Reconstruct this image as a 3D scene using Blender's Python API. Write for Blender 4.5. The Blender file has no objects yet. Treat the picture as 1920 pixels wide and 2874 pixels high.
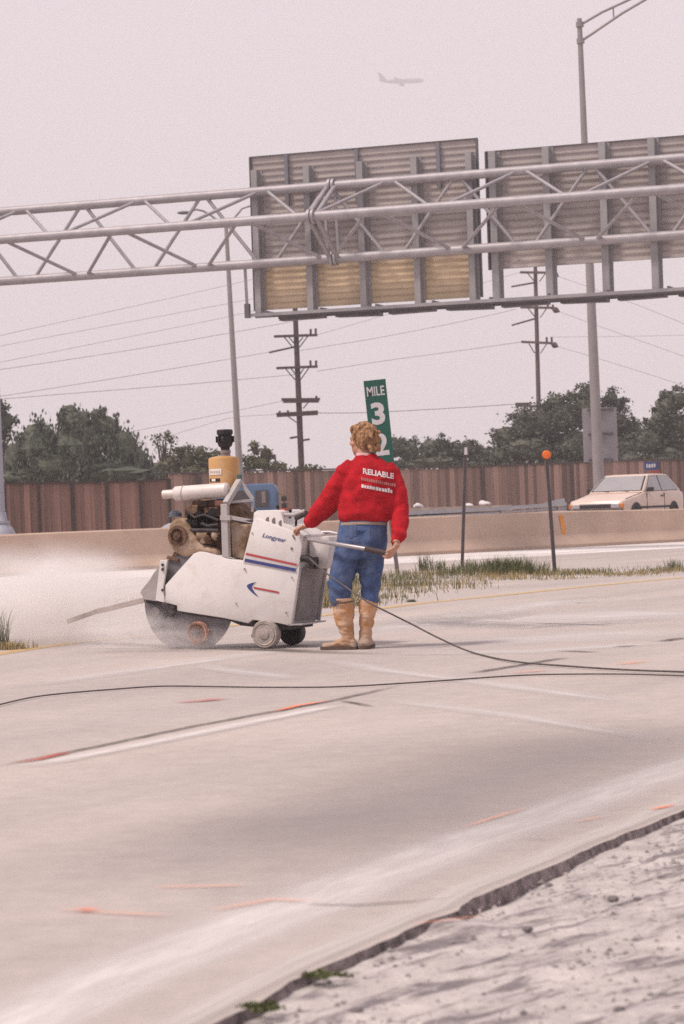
import bpy, bmesh, math, random
import numpy as np
from mathutils import Vector, Matrix, noise as mnoise
from mathutils.bvhtree import BVHTree
R = math.radians
random.seed(7); rng = np.random.default_rng(7)
sc = bpy.context.scene
col = sc.collection

# ---------------------------------------------------------------- camera, sky, sun, exposure
EYE = Vector((0, 0, 1.10)); FPX = 7000.0; W, H = 1920, 2874
pitch = 10 / FPX; roll = R(1.9)
fwd = Vector((0, math.cos(pitch), -math.sin(pitch)))
up0 = Vector((0, math.sin(pitch), math.cos(pitch))); rt0 = Vector((1, 0, 0))
UP = up0 * math.cos(roll) + rt0 * math.sin(roll)
RT = rt0 * math.cos(roll) - up0 * math.sin(roll)
cd = bpy.data.cameras.new('camera'); cam = bpy.data.objects.new('camera', cd); col.objects.link(cam)
m3 = Matrix((RT, UP, -fwd)).transposed()
cam.matrix_world = Matrix.Translation(EYE) @ m3.to_4x4()
cd.sensor_fit = 'VERTICAL'; cd.sensor_height = 36; cd.lens = 36 * FPX / H
cd.clip_start = 0.1; cd.clip_end = 6000
cd.dof.use_dof = True; cd.dof.focus_distance = 20.0; cd.dof.aperture_fstop = 7.0
sc.camera = cam

world = bpy.data.worlds.new('World'); sc.world = world; world.use_nodes = True
wn = world.node_tree; wn.nodes.clear()
SUN_EL, SUN_ROT = R(58), R(-115)
sky = wn.nodes.new('ShaderNodeTexSky'); sky.sky_type = 'NISHITA'; sky.sun_disc = False
sky.sun_elevation = SUN_EL; sky.sun_rotation = SUN_ROT; sky.dust_density = 4.0; sky.air_density = 1.5
mix = wn.nodes.new('ShaderNodeMix'); mix.data_type = 'RGBA'; mix.inputs[0].default_value = 0.95
mix.inputs[7].default_value = (7.5, 6.9, 7.45, 1)          # even overcast layer below the blue sky
bg = wn.nodes.new('ShaderNodeBackground'); bg.inputs[1].default_value = 0.10
out = wn.nodes.new('ShaderNodeOutputWorld')
wn.links.new(sky.outputs[0], mix.inputs[6]); wn.links.new(mix.outputs[2], bg.inputs[0]); wn.links.new(bg.outputs[0], out.inputs[0])
sl = bpy.data.lights.new('sun', 'SUN'); sl.energy = 3.5; sl.angle = R(10); sl.color = (1, 0.885, 0.79)
so = bpy.data.objects.new('sun', sl); col.objects.link(so)
sd_ = Vector((math.sin(SUN_ROT) * math.cos(SUN_EL), math.cos(SUN_ROT) * math.cos(SUN_EL), math.sin(SUN_EL)))
so.rotation_euler = sd_.to_track_quat('Z', 'Y').to_euler(); so.location = (0, 0, 30)
sc.view_settings.view_transform = 'Standard'; sc.view_settings.look = 'None'
sc.view_settings.exposure = 0.0; sc.view_settings.gamma = 1; sc.view_settings.use_curve_mapping = False
sc.render.engine = 'CYCLES'
cy = sc.cycles
cy.max_bounces = 8; cy.diffuse_bounces = 3; cy.glossy_bounces = 3; cy.transparent_max_bounces = 24
cy.transmission_bounces = 3; cy.volume_bounces = 3; cy.volume_step_rate = 2.0; cy.volume_max_steps = 128
cy.use_denoising = False; cy.sample_clamp_indirect = 8

# ---------------------------------------------------------------- picture measurements -> real places
def ray(x, y): return (fwd * FPX + RT * (x - 960) + UP * (1437 - y)).normalized()
def P(x, y, Y): d = ray(x, y); return EYE + d * ((Y - EYE.y) / d.y)
def G(x, y, z=0.0): d = ray(x, y); return EYE + d * ((z - EYE.z) / d.z)
def hit(x, y, p0, n): d = ray(x, y); return EYE + d * (n.dot(p0 - EYE) / n.dot(d))

# ---------------------------------------------------------------- materials
MATS = {}
def nodes_of(m): return m.node_tree.nodes, m.node_tree.links
def mat(name, c, rough=0.7, metal=0.0, var=0.15, scale=8.0, bump=0.0, bscale=40.0, c2=None, stretch=(1, 1, 1), spec=0.4, coord='Object', objrand=0.0, detail=5.0, lo=0.35, hi=0.68):
    if name in MATS: return MATS[name]
    m = bpy.data.materials.new(name); m.use_nodes = True; N, L = nodes_of(m)
    b = N['Principled BSDF']; b.inputs['Roughness'].default_value = rough; b.inputs['Metallic'].default_value = metal
    b.inputs['Specular IOR Level'].default_value = spec
    tc = N.new('ShaderNodeTexCoord'); mp = N.new('ShaderNodeMapping'); mp.inputs['Scale'].default_value = stretch
    L.new(tc.outputs[coord], mp.inputs[0])
    nt = N.new('ShaderNodeTexNoise'); nt.inputs['Scale'].default_value = scale; nt.inputs['Detail'].default_value = detail; nt.inputs['Roughness'].default_value = 0.62
    L.new(mp.outputs[0], nt.inputs['Vector'])
    cr = N.new('ShaderNodeValToRGB'); e = cr.color_ramp.elements
    c2 = c2 or tuple(max(0, v * (1 - var)) for v in c); c1 = c if c2 is not None and var == 0 else tuple(min(1, v * (1 + var)) for v in c)
    e[0].position = lo; e[1].position = hi; e[0].color = (*c2, 1); e[1].color = (*c1, 1)
    L.new(nt.outputs[0], cr.inputs[0]); src = cr.outputs[0]
    if objrand:
        oi = N.new('ShaderNodeObjectInfo'); mr = N.new('ShaderNodeMapRange')
        mr.inputs[3].default_value = 1 - objrand; mr.inputs[4].default_value = 1 + objrand * 0.7
        L.new(oi.outputs['Random'], mr.inputs[0])
        mx = N.new('ShaderNodeMix'); mx.data_type = 'RGBA'; mx.blend_type = 'MULTIPLY'; mx.inputs[0].default_value = 1
        L.new(src, mx.inputs[6]); L.new(mr.outputs[0], mx.inputs[7]); src = mx.outputs[2]
    L.new(src, b.inputs['Base Color'])
    if bump:
        n2 = N.new('ShaderNodeTexNoise'); n2.inputs['Scale'].default_value = bscale; n2.inputs['Detail'].default_value = 6
        L.new(mp.outputs[0], n2.inputs['Vector'])
        bp = N.new('ShaderNodeBump'); bp.inputs['Strength'].default_value = bump; bp.inputs['Distance'].default_value = 0.02
        L.new(n2.outputs[0], bp.inputs['Height']); L.new(bp.outputs[0], b.inputs['Normal'])
    m['principled'] = b.name; m['src'] = 1
    MATS[name] = m
    return m

def dust_over(m, c, scale=3.0, lo=0.45, hi=0.75, amount=0.8, zfade=None):
    """dirt / dust patches over an existing material; zfade=(z_full, z_none) in object space gathers it low"""
    N, L = nodes_of(m); b = N[m['principled']]; old = b.inputs['Base Color'].links[0].from_socket
    tc = N.new('ShaderNodeTexCoord'); nt = N.new('ShaderNodeTexNoise'); nt.inputs['Scale'].default_value = scale; nt.inputs['Detail'].default_value = 6; nt.inputs['Roughness'].default_value = 0.65
    L.new(tc.outputs['Object'], nt.inputs['Vector'])
    mr = N.new('ShaderNodeMapRange'); mr.inputs[1].default_value = lo; mr.inputs[2].default_value = hi; mr.inputs[4].default_value = amount
    L.new(nt.outputs[0], mr.inputs[0]); f = mr.outputs[0]
    if zfade:
        sp = N.new('ShaderNodeSeparateXYZ'); L.new(tc.outputs['Object'], sp.inputs[0])
        z = N.new('ShaderNodeMapRange'); z.inputs[1].default_value = zfade[0]; z.inputs[2].default_value = zfade[1]; z.inputs[3].default_value = 1; z.inputs[4].default_value = 0
        L.new(sp.outputs[2], z.inputs[0])
        a = N.new('ShaderNodeMath'); a.operation = 'MULTIPLY'; L.new(f, a.inputs[0]); L.new(z.outputs[0], a.inputs[1]); f = a.outputs[0]
    mx = N.new('ShaderNodeMix'); mx.data_type = 'RGBA'; L.new(f, mx.inputs[0]); L.new(old, mx.inputs[6]); mx.inputs[7].default_value = (*c, 1)
    L.new(mx.outputs[2], b.inputs['Base Color'])
    return m

def mark_mat(name, c, alpha=0.9, nscale=3.0, wear=0.5, edge=0.25, rough=0.8, c2=None, ulen=None, tall=1.0):
    """a worn film on the road: opacity falls off at the strip's edges (UV) and is broken by noise"""
    if name in MATS: return MATS[name]
    m = bpy.data.materials.new(name); m.use_nodes = True; N, L = nodes_of(m)
    b = N['Principled BSDF']; b.inputs['Roughness'].default_value = rough; b.inputs['Specular IOR Level'].default_value = 0.2
    uv = N.new('ShaderNodeUVMap'); sp = N.new('ShaderNodeSeparateXYZ'); L.new(uv.outputs[0], sp.inputs[0])
    # across: v in 0..1
    a = N.new('ShaderNodeMath'); a.operation = 'SUBTRACT'; L.new(sp.outputs[1], a.inputs[0]); a.inputs[1].default_value = 0.5
    ab = N.new('ShaderNodeMath'); ab.operation = 'ABSOLUTE'; L.new(a.outputs[0], ab.inputs[0])
    mr = N.new('ShaderNodeMapRange'); mr.interpolation_type = 'SMOOTHSTEP'; mr.inputs[1].default_value = 0.5; mr.inputs[2].default_value = 0.5 - edge
    L.new(ab.outputs[0], mr.inputs[0])
    tc = N.new('ShaderNodeTexCoord'); mp = N.new('ShaderNodeMapping'); mp.inputs['Scale'].default_value = (1, tall, 1)
    L.new(uv.outputs[0], mp.inputs[0])
    nt = N.new('ShaderNodeTexNoise'); nt.inputs['Scale'].default_value = nscale; nt.inputs['Detail'].default_value = 7; nt.inputs['Roughness'].default_value = 0.7
    L.new(mp.outputs[0], nt.inputs['Vector'])
    nr = N.new('ShaderNodeMapRange'); nr.inputs[1].default_value = 0.3; nr.inputs[2].default_value = 0.7; nr.inputs[3].default_value = 1 - wear; nr.inputs[4].default_value = 1
    L.new(nt.outputs[0], nr.inputs[0])
    mu = N.new('ShaderNodeMath'); mu.operation = 'MULTIPLY'; L.new(mr.outputs[0], mu.inputs[0]); L.new(nr.outputs[0], mu.inputs[1])
    mu2 = N.new('ShaderNodeMath'); mu2.operation = 'MULTIPLY'; L.new(mu.outputs[0], mu2.inputs[0]); mu2.inputs[1].default_value = alpha
    # ends: third UV-like value is stored in colour attribute 'fade'
    at = N.new('ShaderNodeAttribute'); at.attribute_name = 'fade'
    mu3 = N.new('ShaderNodeMath'); mu3.operation = 'MULTIPLY'; L.new(mu2.outputs[0], mu3.inputs[0]); L.new(at.outputs['Fac'], mu3.inputs[1])
    L.new(mu3.outputs[0], b.inputs['Alpha'])
    b.inputs['Base Color'].default_value = (*c, 1)
    MATS[name] = m
    return m

# ---------------------------------------------------------------- mesh helpers
class MB:
    def __init__(s): s.v = []; s.f = []
    def add(s, vs, fs):
        o = len(s.v); s.v += [tuple(v) for v in vs]; s.f += [tuple(i + o for i in f) for f in fs]
    def box(s, c, size, M=None):
        c = Vector(c); hx, hy, hz = size[0] / 2, size[1] / 2, size[2] / 2
        vs = [Vector((x, y, z)) for x in (-hx, hx) for y in (-hy, hy) for z in (-hz, hz)]
        if M is not None: vs = [M @ v for v in vs]
        s.add([c + v for v in vs], [(0, 1, 3, 2), (4, 6, 7, 5), (0, 4, 5, 1), (2, 3, 7, 6), (0, 2, 6, 4), (1, 5, 7, 3)])
    def tube(s, pts, r, n=10, caps=True):
        pts = [Vector(p) for p in pts]; k = len(pts)
        rs = r if isinstance(r, (list, tuple)) else [r] * k
        d0 = (pts[1] - pts[0]).normalized()
        ref = Vector((0, 0, 1)) if abs(d0.z) < 0.9 else Vector((1, 0, 0))
        u = d0.cross(ref).normalized(); rings = []
        for i, p in enumerate(pts):
            d = (pts[min(i + 1, k - 1)] - pts[max(i - 1, 0)]).normalized()
            u = (u - d * u.dot(d)).normalized(); w = d.cross(u)
            rings.append([p + (u * math.cos(2 * math.pi * j / n) + w * math.sin(2 * math.pi * j / n)) * rs[i] for j in range(n)])
        vs = [v for rg in rings for v in rg]; fs = []
        for i in range(k - 1):
            for j in range(n):
                fs.append((i * n + j, i * n + (j + 1) % n, (i + 1) * n + (j + 1) % n, (i + 1) * n + j))
        if caps: fs.append(tuple(range(n))[::-1]); fs.append(tuple((k - 1) * n + j for j in range(n)))
        s.add(vs, fs)
    def bar(s, p, q, w, h):
        p = Vector(p); q = Vector(q); d = (q - p).normalized()
        ref = Vector((0, 0, 1)) if abs(d.z) < 0.95 else Vector((0, 1, 0))
        u = d.cross(ref).normalized(); t = u.cross(d)
        vs = [a + u * (w / 2 * i) + t * (h / 2 * j) for a in (p, q) for i, j in ((-1, -1), (1, -1), (1, 1), (-1, 1))]
        s.add(vs, [(0, 1, 2, 3), (7, 6, 5, 4), (0, 4, 5, 1), (1, 5, 6, 2), (2, 6, 7, 3), (3, 7, 4, 0)])
    def prism(s, poly, y0, y1):
        """polygon in local x,z extruded along y"""
        n = len(poly)
        vs = [(x, y0, z) for x, z in poly] + [(x, y1, z) for x, z in poly]
        fs = [tuple(range(n)), tuple(range(2 * n - 1, n - 1, -1))]
        for i in range(n): fs.append((i, (i + n), ((i + 1) % n) + n, (i + 1) % n))
        s.add(vs, fs)
    def lathe(s, prof, n=20, M=None):
        """profile (r, h) round local z"""
        k = len(prof); vs = []
        for r, h in prof:
            for j in range(n):
                a = 2 * math.pi * j / n; v = Vector((r * math.cos(a), r * math.sin(a), h)); vs.append(M @ v if M is not None else v)
        fs = [(i * n + j, i * n + (j + 1) % n, (i + 1) * n + (j + 1) % n, (i + 1) * n + j) for i in range(k - 1) for j in range(n)]
        fs.append(tuple(range(n))[::-1]); fs.append(tuple((k - 1) * n + j for j in range(n)))
        s.add(vs, fs)
    def ell(s, c, r, M=None, nu=14, nv=10):
        c = Vector(c); vs = []
        for i in range(nv + 1):
            t = math.pi * i / nv
            for j in range(nu):
                a = 2 * math.pi * j / nu
                v = Vector((r[0] * math.sin(t) * math.cos(a), r[1] * math.sin(t) * math.sin(a), r[2] * math.cos(t)))
                vs.append(c + (M @ v if M is not None else v))
        fs = [(i * nu + j, (i + 1) * nu + j, (i + 1) * nu + (j + 1) % nu, i * nu + (j + 1) % nu) for i in range(nv) for j in range(nu)]
        s.add(vs, fs)
    def build(s, name, m, parent=None, smooth=None, bevel=0.0):
        me = bpy.data.meshes.new(name); me.from_pydata(s.v, [], s.f); me.materials.append(m)
        bm = bmesh.new(); bm.from_mesh(me); bmesh.ops.remove_doubles(bm, verts=bm.verts, dist=1e-6)
        bmesh.ops.recalc_face_normals(bm, faces=bm.faces)
        if bevel:
            ed = [e for e in bm.edges if len(e.link_faces) == 2 and e.calc_face_angle(0) > 0.5]
            bmesh.ops.bevel(bm, geom=ed, offset=bevel, segments=2, profile=0.5, affect='EDGES', clamp_overlap=True)
        bm.to_mesh(me); bm.free()
        if smooth is not None:
            me.polygons.foreach_set('use_smooth', [True] * len(me.polygons)); me.set_sharp_from_angle(angle=R(smooth))
        o = bpy.data.objects.new(name, me); col.objects.link(o)
        if parent: o.parent = parent
        return o

def raw(name, v, f, m, parent=None):
    me = bpy.data.meshes.new(name); me.from_pydata(v, [], f); me.materials.append(m)
    o = bpy.data.objects.new(name, me); col.objects.link(o)
    if parent: o.parent = parent
    return o
def tag(o, label=None, cat=None, group=None, kind=None):
    if label: o['label'] = label
    if cat: o['category'] = cat
    if group: o['group'] = group
    if kind: o['kind'] = kind
    return o
def empty(name, loc, label, cat, group=None, rz=0.0):
    o = bpy.data.objects.new(name, None); col.objects.link(o); o.location = loc; o.rotation_euler = (0, 0, rz)
    o.empty_display_size = 0.2
    return tag(o, label, cat, group)
def reparent(o, root):
    """geometry already in world coordinates -> child of root without moving"""
    M = Matrix.Translation(root.location) @ root.rotation_euler.to_matrix().to_4x4()
    o.data.transform(M.inverted()); o.parent = root
    return o

def strip(name, pts, width, z, m, fade=(0.15, 0.15), label=None, seg=0.25, cat=None):
    """flush strip along a ground polyline with UVs (metres along, 0..1 across)"""
    p = [Vector((q[0], q[1], 0)) for q in pts]; dense = [p[0]]
    for a, b in zip(p, p[1:]):
        n = max(1, int((b - a).length / seg))
        dense += [a.lerp(b, (i + 1) / n) for i in range(n)]
    L = [0.0]
    for a, b in zip(dense, dense[1:]): L.append(L[-1] + (b - a).length)
    ws = width if isinstance(width, (list, tuple)) else (width, width)
    vs, uv, fd = [], [], []
    for i, q in enumerate(dense):
        d = (dense[min(i + 1, len(dense) - 1)] - dense[max(i - 1, 0)]).normalized(); nrm = Vector((-d.y, d.x, 0)); t = L[i] / L[-1]
        w = ws[0] + (ws[1] - ws[0]) * t
        f = 1.0
        if fade[0] > 0: f = min(f, t / fade[0])
        if fade[1] > 0: f = min(f, (1 - t) / fade[1])
        for k in range(5):
            vv = k / 4
            pt = q + nrm * (w * (vv - 0.5)); vs.append((pt.x, pt.y, z)); uv.append((L[i], vv)); fd.append(max(0, f))
    fs = [(i * 5 + k, i * 5 + k + 1, (i + 1) * 5 + k + 1, (i + 1) * 5 + k) for i in range(len(dense) - 1) for k in range(4)]
    o = raw(name, vs, fs, m)
    ul = o.data.uv_layers.new(name='UVMap')
    for lp in o.data.loops: ul.data[lp.index].uv = uv[lp.vertex_index]
    at = o.data.attributes.new('fade', 'FLOAT', 'POINT'); at.data.foreach_set('value', fd)
    o['kind'] = 'structure'
    if label: o['label'] = label
    return o

def remeshed(mb, name, m, parent, voxel=0.008, smooth=6, disp=None):
    """fuse overlapping shapes into one continuous surface"""
    me = bpy.data.meshes.new(name + '_raw'); me.from_pydata(mb.v, [], mb.f)
    bm = bmesh.new(); bm.from_mesh(me); bmesh.ops.recalc_face_normals(bm, faces=bm.faces); bm.to_mesh(me); bm.free()
    o = bpy.data.objects.new('tmp', me); col.objects.link(o)
    md = o.modifiers.new('r', 'REMESH'); md.mode = 'VOXEL'; md.voxel_size = voxel
    ms = o.modifiers.new('s', 'SMOOTH'); ms.factor = 0.5; ms.iterations = smooth
    dg = bpy.context.evaluated_depsgraph_get(); dg.update()
    res = bpy.data.meshes.new_from_object(o.evaluated_get(dg)); bpy.data.objects.remove(o); bpy.data.meshes.remove(me)
    res.name = name; res.materials.clear(); res.materials.append(m)
    if disp:
        nv = len(res.vertices); co = np.empty(nv * 3); res.vertices.foreach_get('co', co); co = co.reshape(-1, 3)
        no = np.empty(nv * 3); res.vertices.foreach_get('normal', no); no = no.reshape(-1, 3)
        d = np.array([disp(Vector(c)) for c in co]); co += no * d[:, None]
        res.vertices.foreach_set('co', co.ravel())
    res.polygons.foreach_set('use_smooth', [True] * len(res.polygons)); res.update()
    ob = bpy.data.objects.new(name, res); col.objects.link(ob)
    if parent: reparent(ob, parent)
    return ob

def text_mesh(body, size, shear=0.0, bold=0.0, res=3):
    cu = bpy.data.curves.new('t', 'FONT'); cu.body = body; cu.size = size; cu.shear = shear; cu.offset = bold; cu.resolution_u = res
    cu.align_x = 'CENTER'; cu.align_y = 'CENTER'
    o = bpy.data.objects.new('t', cu); col.objects.link(o)
    dg = bpy.context.evaluated_depsgraph_get(); dg.update()
    me = bpy.data.meshes.new_from_object(o.evaluated_get(dg)); bpy.data.objects.remove(o); bpy.data.curves.remove(cu)
    bm = bmesh.new(); bm.from_mesh(me); bmesh.ops.triangulate(bm, faces=bm.faces)
    v = [tuple(x.co) for x in bm.verts]; f = [tuple(q.index for q in t.verts) for t in bm.faces]; bm.free(); bpy.data.meshes.remove(me)
    xs = [a[0] for a in v]; ys = [a[1] for a in v]; cx = (min(xs) + max(xs)) / 2; cy_ = (min(ys) + max(ys)) / 2
    return [(a[0] - cx, a[1] - cy_) for a in v], f, max(xs) - min(xs), max(ys) - min(ys)

# common materials
galv = mat('galvanized_steel', (0.37, 0.34, 0.355), 0.55, 0.3, 0.12, 4, 0.05, 60)
conc = mat('road_concrete', (0.455, 0.402, 0.375), 0.9, 0, 0.06, 0.5, 0.25, 160, spec=0.2)

# ================================================================= SETTING
gmat = mat('dry_ground', (0.30, 0.27, 0.21), 0.95, 0, 0.3, 0.4, 0.3, 30)
g = MB(); g.add([(-480, -14, -0.30), (480, -14, -0.30), (480, 2280, -0.30), (-480, 2280, -0.30)], [(0, 1, 2, 3)])
tag(g.build('ground', gmat), 'flat dry ground reaching to the horizon', kind='structure')

# pavement slab: its broken near edge, then back to the median barrier
edge_px = [(606, 2874), (760, 2790), (920, 2709), (1060, 2648), (1207, 2581), (1283, 2556), (1379, 2498), (1494, 2452), (1600, 2408), (1685, 2368), (1813, 2320), (1920, 2275)]
edge = [G(x, y) for x, y in edge_px]
d_a = (edge[1] - edge[0]).normalized(); d_b = (edge[-1] - edge[-3]).normalized()
edge = [edge[0] - d_a * 14] + edge + [edge[-1] + d_b * 60]
fine = []
for a, b in zip(edge, edge[1:]):
    n = max(1, min(120, int((b - a).length / 0.06)))
    for i in range(n):
        q = a.lerp(b, i / n); nr = Vector((d_b.y, -d_b.x, 0))
        q = q + nr * (0.022 * (mnoise.noise(q * 3.1)) + 0.010 * mnoise.noise(q * 14)); fine.append(q)
fine.append(edge[-1])
bar_a, bar_b = G(0, 1620), G(1920, 1520); bdir = (bar_b - bar_a).normalized(); bnor = Vector((-bdir.y, bdir.x, 0))
far_l = bar_a - bdir * 40 + bnor * 0.3; far_r = bar_b + bdir * 40 + bnor * 0.3
top = [(p.x, p.y, 0) for p in fine] + [(far_r.x, far_r.y, 0), (far_l.x, far_l.y, 0)]
n = len(fine)
me_v = top; rd = MB(); rd.add(me_v, [tuple(range(len(top)))])
road = raw('road', rd.v, rd.f, conc); tag(road, 'pale concrete roadway with worn wheel tracks', kind='structure')
N, L = nodes_of(conc); b = N[conc['principled']]
# broad tyre polish and dust, in world metres, along the traffic direction
old = b.inputs['Base Color'].links[0].from_socket
tc = N.new('ShaderNodeTexCoord'); mp = N.new('ShaderNodeMapping'); mp.vector_type = 'TEXTURE'; mp.inputs['Rotation'].default_value = (0, 0, R(60)); mp.inputs['Scale'].default_value = (9.0, 1.2, 1)
L.new(tc.outputs['Object'], mp.inputs[0])
nt = N.new('ShaderNodeTexNoise'); nt.inputs['Scale'].default_value = 1.0; nt.inputs['Detail'].default_value = 4; L.new(mp.outputs[0], nt.inputs[0])
cr = N.new('ShaderNodeValToRGB'); e = cr.color_ramp.elements; e[0].position = 0.36; e[1].position = 0.66; e[0].color = (0.90, 0.90, 0.92, 1); e[1].color = (1.06, 1.05, 1.03, 1); L.new(nt.outputs[0], cr.inputs[0])
mx = N.new('ShaderNodeMix'); mx.data_type = 'RGBA'; mx.blend_type = 'MULTIPLY'; mx.inputs[0].default_value = 1; L.new(old, mx.inputs[6]); L.new(cr.outputs[0], mx.inputs[7])
n3 = N.new('ShaderNodeTexNoise'); n3.inputs['Scale'].default_value = 7; n3.inputs['Detail'].default_value = 10; n3.inputs['Roughness'].default_value = 0.85; L.new(tc.outputs['Object'], n3.inputs[0])
c3 = N.new('ShaderNodeValToRGB'); e = c3.color_ramp.elements; e[0].position = 0.38; e[1].position = 0.62; e[0].color = (0.89, 0.88, 0.89, 1); e[1].color = (1.07, 1.06, 1.05, 1); L.new(n3.outputs[0], c3.inputs[0])
m4 = N.new('ShaderNodeMix'); m4.data_type = 'RGBA'; m4.blend_type = 'MULTIPLY'; m4.inputs[0].default_value = 1; L.new(mx.outputs[2], m4.inputs[6]); L.new(c3.outputs[0], m4.inputs[7])
L.new(m4.outputs[2], b.inputs['Base Color'])
emat = mat('pavement_edge', (0.26, 0.205, 0.20), 0.95, 0, 0.5, 22, 0.8, 70, c2=(0.09, 0.07, 0.07))
ev = []; ef = []
for i, p in enumerate(fine):
    o_ = Vector((d_b.y, -d_b.x, 0)) * (0.02 + 0.012 * mnoise.noise(p * 9))
    ev += [(p.x, p.y, 0), (p.x + o_.x * 0.5, p.y + o_.y * 0.5, -0.03), (p.x + o_.x, p.y + o_.y, -0.16)]
for i in range(len(fine) - 1):
    for k in range(2): ef.append((i * 3 + k, i * 3 + k + 1, (i + 1) * 3 + k + 1, (i + 1) * 3 + k))
tag(raw('pavement_edge', ev, ef, emat), 'dark broken edge of the pavement slab', kind='structure')

# loose gravel lot with wheel ruts, lower than the pavement
lot = mat('gravel_lot', (0.47, 0.425, 0.405), 0.95, 0, 0.12, 4, 0.5, 60, spec=0.15)
N, L = nodes_of(lot); b = N[lot['principled']]; old = b.inputs['Base Color'].links[0].from_socket
tc = N.new('ShaderNodeTexCoord'); mp = N.new('ShaderNodeMapping'); mp.vector_type = 'TEXTURE'; mp.inputs['Rotation'].default_value = (0, 0, R(50)); mp.inputs['Scale'].default_value = (0.50, 0.13, 1); L.new(tc.outputs['Object'], mp.inputs[0])
nt = N.new('ShaderNodeTexNoise'); nt.inputs['Scale'].default_value = 1.5; nt.inputs['Detail'].default_value = 9; nt.inputs['Roughness'].default_value = 0.68; nt.inputs['Distortion'].default_value = 0.6; L.new(mp.outputs[0], nt.inputs[0])
cr = N.new('ShaderNodeValToRGB'); e = cr.color_ramp.elements; e[0].position = 0.40; e[1].position = 0.50; e[0].color = (0.42, 0.40, 0.43, 1); e[1].color = (1, 1, 1, 1); L.new(nt.outputs[0], cr.inputs[0])
mx = N.new('ShaderNodeMix'); mx.data_type = 'RGBA'; mx.blend_type = 'MULTIPLY'; mx.inputs[0].default_value = 1; L.new(old, mx.inputs[6]); L.new(cr.outputs[0], mx.inputs[7]); L.new(mx.outputs[2], b.inputs['Base Color'])
gx, gy = 260, 240; vs = []; fs = []
dirn = Vector((math.cos(R(52)), math.sin(R(52)), 0)); crs = Vector((-dirn.y, dirn.x, 0))
for j in range(gy + 1):
    for i in range(gx + 1):
        x = -3.5 + 9.5 * i / gx; y = -1.0 + 15 * j / gy
        q = Vector((x, y, 0)); a = q.dot(dirn); c = q.dot(crs)
        h = 0.003 * mnoise.noise(Vector((a * 1.2, c * 5.5, 0))) + 0.002 * mnoise.noise(Vector((a * 5, c * 14, 3))) + 0.004 * mnoise.noise(Vector((x * 13, y * 13, 1))) + 0.004 * mnoise.noise(Vector((x * 30, y * 30, 1)))
        # meets the pavement top where the edge is buried
        t = max(0, 1 - (q - G(1245, 2570)).length / 0.16); h += 0.03 * t
        hol = 0.024 * max(0, 1 - (q - G(1450, 2485)).length / 0.8); vs.append((x, y, -0.026 - hol + h))
for j in range(gy):
    for i in range(gx):
        a = j * (gx + 1) + i; fs.append((a, a + 1, a + gx + 2, a + gx + 1))
for sc_n, p0_, p1_, dk in ((55, .30, .42, .55), (9, .36, .60, .80)):
    old = b.inputs['Base Color'].links[0].from_socket; n5 = N.new('ShaderNodeTexNoise'); n5.inputs['Scale'].default_value = sc_n; n5.inputs['Detail'].default_value = 8; n5.inputs['Roughness'].default_value = 0.75; L.new(tc.outputs['Object'], n5.inputs[0])
    c5 = N.new('ShaderNodeValToRGB'); e = c5.color_ramp.elements; e[0].position = p0_; e[1].position = p1_; e[0].color = (dk, dk * .98, dk * 1.02, 1); e[1].color = (1.05, 1.05, 1.05, 1); L.new(n5.outputs[0], c5.inputs[0])
    m5 = N.new('ShaderNodeMix'); m5.data_type = 'RGBA'; m5.blend_type = 'MULTIPLY'; m5.inputs[0].default_value = 1; L.new(old, m5.inputs[6]); L.new(c5.outputs[0], m5.inputs[7]); L.new(m5.outputs[2], b.inputs['Base Color'])
lo = raw('gravel_lot', vs, fs, lot); lo.data.polygons.foreach_set('use_smooth', [True] * len(fs))
tag(lo, 'pale dusty gravel with wheel ruts beyond the pavement edge', kind='structure')
out_lot = MB(); out_lot.add([(-40, -13, -0.2), (60, -13, -0.2), (60, 60, -0.2), (-40, 60, -0.2)], [(0, 1, 2, 3)])
tag(out_lot.build('gravel_verge', lot), 'pale gravel verge round the rutted lot', kind='structure')

# pale gutter pan along the edge
gut = mark_mat('gutter_dust', (0.68, 0.63, 0.62), 0.92, 2.2, 0.5, 0.4, tall=3)
epts = [G(x, y) for x, y in edge_px]; off = Vector((-d_b.y, d_b.x, 0))
epts = [epts[0] - d_a * 4] + epts + [epts[-1] + d_b * 14]
strip('gutter', [p + off * 0.45 for p in epts], 0.52, 0.0015, gut, (0, 0.1), 'pale dusty gutter pan along the pavement edge')
lip = mark_mat('gutter_lip', (0.58, 0.53, 0.51), 0.85, 2.0, 0.4, 0.35, tall=3)
strip('gutter_lip', [p + off * 0.085 for p in epts], 0.15, 0.0030, lip, (0, 0.1), 'chalky lip at the pavement edge')
polish = mark_mat('tyre_polish', (0.27, 0.24, 0.245), 0.5, 0.35, 0.45, 0.5, tall=1.5)
strip('tyre_track', [G(300, 2520), G(900, 2360), G(1350, 2190), G(1920, 2010)], 2.3, 0.0040, polish, (0.3, 0.25), 'darker tyre polished wheel track on the near lane')
film = mark_mat('dust_film', (0.66, 0.615, 0.605), 0.85, 0.9, 0.6, 0.5, tall=4)
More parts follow.
